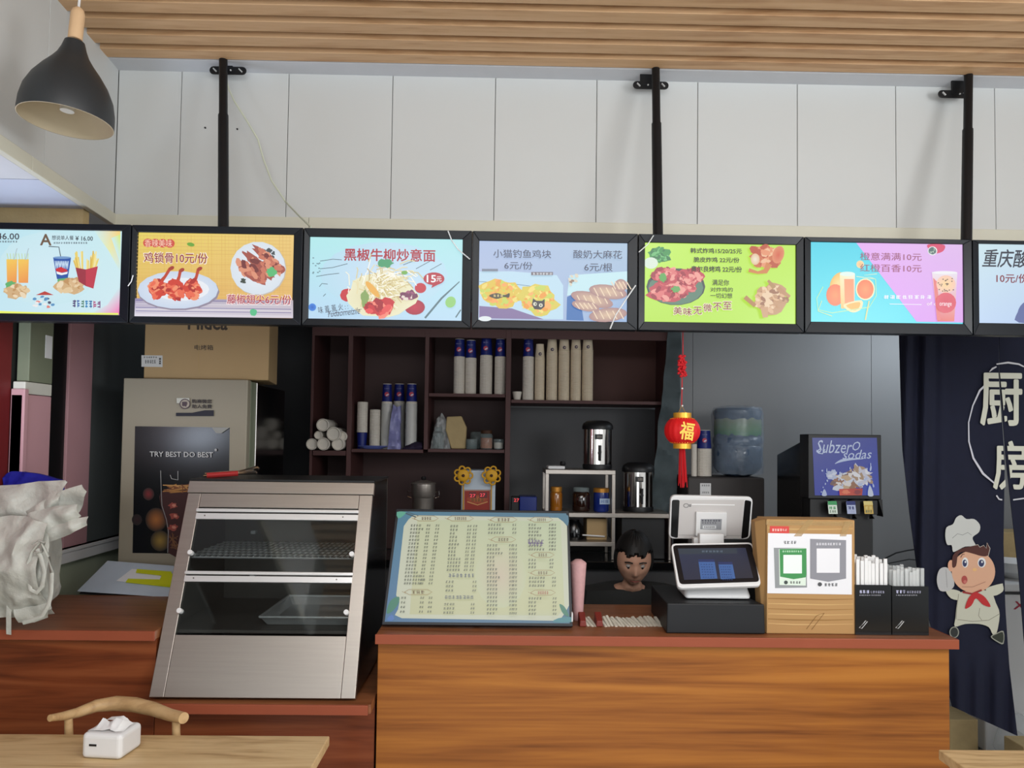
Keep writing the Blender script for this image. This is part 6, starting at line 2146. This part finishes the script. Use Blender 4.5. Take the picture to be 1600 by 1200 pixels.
pr.done('gold_character', t)
top = P(1067, 519, YL)
b = B(); b.tube([top, P(1067, 556, YL)], .0018, 'red_cord', 6); b.tube([P(1066, 586, YL), P(1065, 634, YL)], .0018, 'red_cord', 6); b.tube([P(1065, 634, YL), P(1059, 648, YL)], .0008, 'gold', 4); b.tube([P(1065, 634, YL), P(1073, 648, YL)], .0008, 'gold', 4); ob('cord', b, t)
b = B()
for i in range(70):
    px, py = 1066 + R.uniform(-1, 1) * (6.5 if i % 3 else 3), 556 + i * .46
    q = P(px, py, YL + R.uniform(-.008, .008)); b.ball(q, .0052, 'red_cord', 6, 4)
ob('knot', b, t, smooth=True)
for q_ in (607, 634):
    b = B(); b.ball(P(1066, q_, YL), .0035, 'paper', 8, 6); ob('bead', b, t, smooth=True)
b = B()
for i in range(30):
    a, rr_ = R.uniform(0, 2 * PI), math.sqrt(R.random())
    p0, p1 = P(1066 + 4 * rr_ * math.cos(a), 699, YL), P(1067 + 7 * rr_ * math.cos(a), 762 + R.uniform(-14, 2), YL)
    p0.y += .009 * rr_ * math.sin(a); p1.y += .014 * rr_ * math.sin(a)
    b.tube([p0, p0.lerp(p1, .5), p1], .0016, 'red_cord', 4)
o = ob('tassel', b, t); o['kind'] = 'stuff'

# ================================================================= PERSON behind the counter
HX, HY, HZ = PX(990, 3.42), 3.42, 1.055


def skin_mesh(verts, edges, rad):
    me = bpy.data.meshes.new('s')
    me.from_pydata(verts, edges, [])
    o = bpy.data.objects.new('s', me)
    C.objects.link(o)
    sk = o.modifiers.new('skin', 'SKIN')
    for i, r_ in enumerate(rad):
        me.skin_vertices[0].data[i].radius = (r_, r_) if isinstance(r_, float) else r_
    me.skin_vertices[0].data[0].use_root = True
    sb = o.modifiers.new('sub', 'SUBSURF')
    sb.levels = sb.render_levels = 1
    dg = bpy.context.evaluated_depsgraph_get()
    m2 = bpy.data.meshes.new_from_object(o.evaluated_get(dg), depsgraph=dg)
    vs = [v.co.copy() for v in m2.vertices]
    fs = [tuple(p.vertices) for p in m2.polygons]
    bpy.data.objects.remove(o)
    return vs, fs


def V3(x, y, z):
    return (HX + x, HY + y, z)


body = [V3(0, .16, .50), V3(0, .14, .64), V3(0, .09, .80), V3(0, .06, .89), V3(0, .03, .95), V3(0, 0, 1.0)]
rad = [(.15, .11), (.135, .10), (.15, .10), (.09, .065), .05, .048]
ed = [(0, 1), (1, 2), (2, 3), (3, 4), (4, 5)]
leg_r = [.085, .06, .042, .035, .03]


def chain(start, pts, rs):
    k = start
    for p, r_ in zip(pts, rs):
        body.append(p)
        rad.append(r_)
        ed.append((k, len(body) - 1))
        k = len(body) - 1
    return k


arms = []
for s_ in (-1, 1):
    chain(0, [V3(s_ * .10, .08, .48), V3(s_ * .14, -.28, .48), V3(s_ * .14, -.26, .12), V3(s_ * .14, -.28, .06), V3(s_ * .15, -.38, .03)], [.085, .062, .042, .036, .026])
    sh = chain(3, [V3(s_ * .165, .08, .885), V3(s_ * .21, -.02, .62), V3(s_ * .12, -.19, .60), V3(s_ * .10, -.23, .595)], [.055, .042, .028, (.034, .018)])
    for f in range(4):
        L_ = (.066, .075, .07, .055)[f]
        o_ = (-.024 + f * .016)
        chain(sh, [V3(s_ * (.10 + o_), -.25, .592), V3(s_ * (.10 + o_), -.25 - L_ * .5, .588), V3(s_ * (.10 + o_), -.25 - L_ * .85, .568)], [.009, .008, .007])
    chain(sh, [V3(s_ * (.065), -.225, .59), V3(s_ * .045, -.25, .582)], [.01, .008])
vs, fs = skin_mesh(body, ed, rad)
t = thing('person', 'person with short black hair in dark clothes sitting behind the counter, head bent down', 'person', (HX, HY, 0))
MH = Matrix.Translation((HX, HY - .02, HZ + .03)) @ Matrix.Rotation(math.radians(16), 4, 'X') @ Matrix.Rotation(math.radians(-4), 4, 'Z')


def headpt(a, th, k=1.0):
    x, y, z = math.sin(a) * math.cos(th), math.sin(a) * math.sin(th), -math.cos(a)
    p = Vector((x * .076, y * .095, z * .115))
    if z < 0:
        p.x *= 1 - .28 * z * z
        if y < 0:
            p.y *= 1 - .05 * z * z

    def bump(cx, cz, sx_, sz_, d):
        if y < 0:
            p.y -= d * math.exp(-((p.x - cx) / sx_) ** 2 - ((p.z - cz) / sz_) ** 2)
    bump(0, -.022, .011, .022, .024)
    bump(0, -.032, .016, .010, .006)
    bump(-.030, .004, .014, .011, -.010)
    bump(.030, .004, .014, .011, -.010)
    bump(0, .026, .045, .010, .004)
    bump(0, -.060, .022, .006, .006)
    bump(0, -.070, .018, .005, .004)
    bump(0, -.096, .022, .014, .008)
    bump(-.042, -.02, .018, .016, .004)
    bump(.042, -.02, .018, .016, .004)
    return p * k


hv, hf = [], []
ns, nr = 48, 40
for i in range(nr + 1):
    for j in range(ns):
        hv.append(MH @ headpt(PI * i / nr, 2 * PI * j / ns))
for i in range(nr):
    for j in range(ns):
        j2 = (j + 1) % ns
        hf.append((i * ns + j, i * ns + j2, (i + 1) * ns + j2, (i + 1) * ns + j))
b = B(); b.add(vs, fs, 'skin'); b.add(hv, hf, 'skin')
b.M = MH
for s_ in (-1, 1):
    b.ball((s_ * .077, .008, -.008), .024, 'skin', 10, 8, (.35, .7, 1.15))
b.M = None
o = ob('body', b, t, smooth=True)
rm = o.modifiers.new('remesh', 'REMESH'); rm.mode = 'VOXEL'; rm.voxel_size = .0055; rm.use_smooth_shade = True
# eyes, lips, hair
for s_ in (-1, 1):
    b = B(MH); b.ball((s_ * .030, -.0800, .003), .0100, 'eye_white', 14, 10); e_ = ob('eye', b, t, smooth=True)
    b = B(MH); b.ball((s_ * .030, -.0890, -.002), .0050, 'black', 10, 8, (1, .4, 1)); ob('iris', b, e_, smooth=True)
    b = B(MH); b.tube([(s_ * .014, -.096, .022), (s_ * .03, -.097, .027), (s_ * .046, -.085, .021)], .0028, 'hair', 6); ob('eyebrow', b, t)
b = B(MH); b.tube([(-.02, -.089, -.064), (-.007, -.0985, -.0615), (0, -.099, -.063), (.007, -.0985, -.0615), (.02, -.089, -.064)], [.0015, .0035, .003, .0035, .0015], 'lip', 8); ob('mouth', b, t, smooth=True)
hv, hf = [], []
for i in range(nr + 1):
    for j in range(ns):
        a, th = PI * i / nr, 2 * PI * j / ns
        p = headpt(a, th, 1.0)
        front = math.sin(th) < -.25
        z = -math.cos(a)
        lim = .42 + .05 * math.sin(th * 7) if front else (-.35 if abs(math.cos(th)) > .8 else -.75)
        k = 1.15 + .012 * math.sin(th * 23) if z > lim else 0.93
        hv.append(MH @ (Vector((p.x * k, p.y * (k if not front or z > lim else .93), p.z * k))))
for i in range(nr):
    for j in range(ns):
        j2 = (j + 1) % ns
        hf.append((i * ns + j, i * ns + j2, (i + 1) * ns + j2, (i + 1) * ns + j))
b = B(); b.add(hv, hf, 'hair'); ob('hair', b, t, smooth=True)
sv = [V3(0, .16, .50), V3(0, .14, .64), V3(0, .09, .80), V3(0, .065, .90), V3(0, .045, .95)]
sr = [(.168, .13), (.155, .12), (.17, .12), (.125, .10), (.072, .07)]
se = [(0, 1), (1, 2), (2, 3), (3, 4)]
for s_ in (-1, 1):
    k = 3
    for p, r_ in ((V3(s_ * .17, .08, .895), .078), (V3(s_ * .215, -.02, .62), .058), (V3(s_ * .135, -.165, .60), .042)):
        sv.append(p); sr.append(r_); se.append((k, len(sv) - 1)); k = len(sv) - 1
vs, fs = skin_mesh(sv, se, sr)
b = B(); b.add(vs, fs, 'shirt'); ob('shirt', b, t, smooth=True)
sv = [V3(0, .16, .51)]; sr = [(.16, .12)]; se = []
for s_ in (-1, 1):
    k = 0
    for p, r_ in ((V3(s_ * .10, .08, .48), .098), (V3(s_ * .14, -.28, .48), .078), (V3(s_ * .14, -.26, .14), .056)):
        sv.append(p); sr.append(r_); se.append((k, len(sv) - 1)); k = len(sv) - 1
vs, fs = skin_mesh(sv, se, sr)
b = B(); b.add(vs, fs, 'trousers'); ob('trousers', b, t, smooth=True)
t = thing('stool', 'plain round stool that the person behind the counter sits on', 'stool', (HX, HY + .15, 0))
b = B(); b.lathe([(.15, .335), (.16, .345), (.16, .358), (.15, .364)], (HX, HY + .14, 0), 'black', 28); ob('seat', b, t, smooth=True)
for i in range(4):
    a = PI / 4 + PI / 2 * i
    b = B(); b.tube([(HX + .11 * math.cos(a), HY + .14 + .11 * math.sin(a), .355), (HX + .15 * math.cos(a), HY + .14 + .15 * math.sin(a), .0)], .011, 'metal_black', 8); ob('leg', b, t, smooth=True)
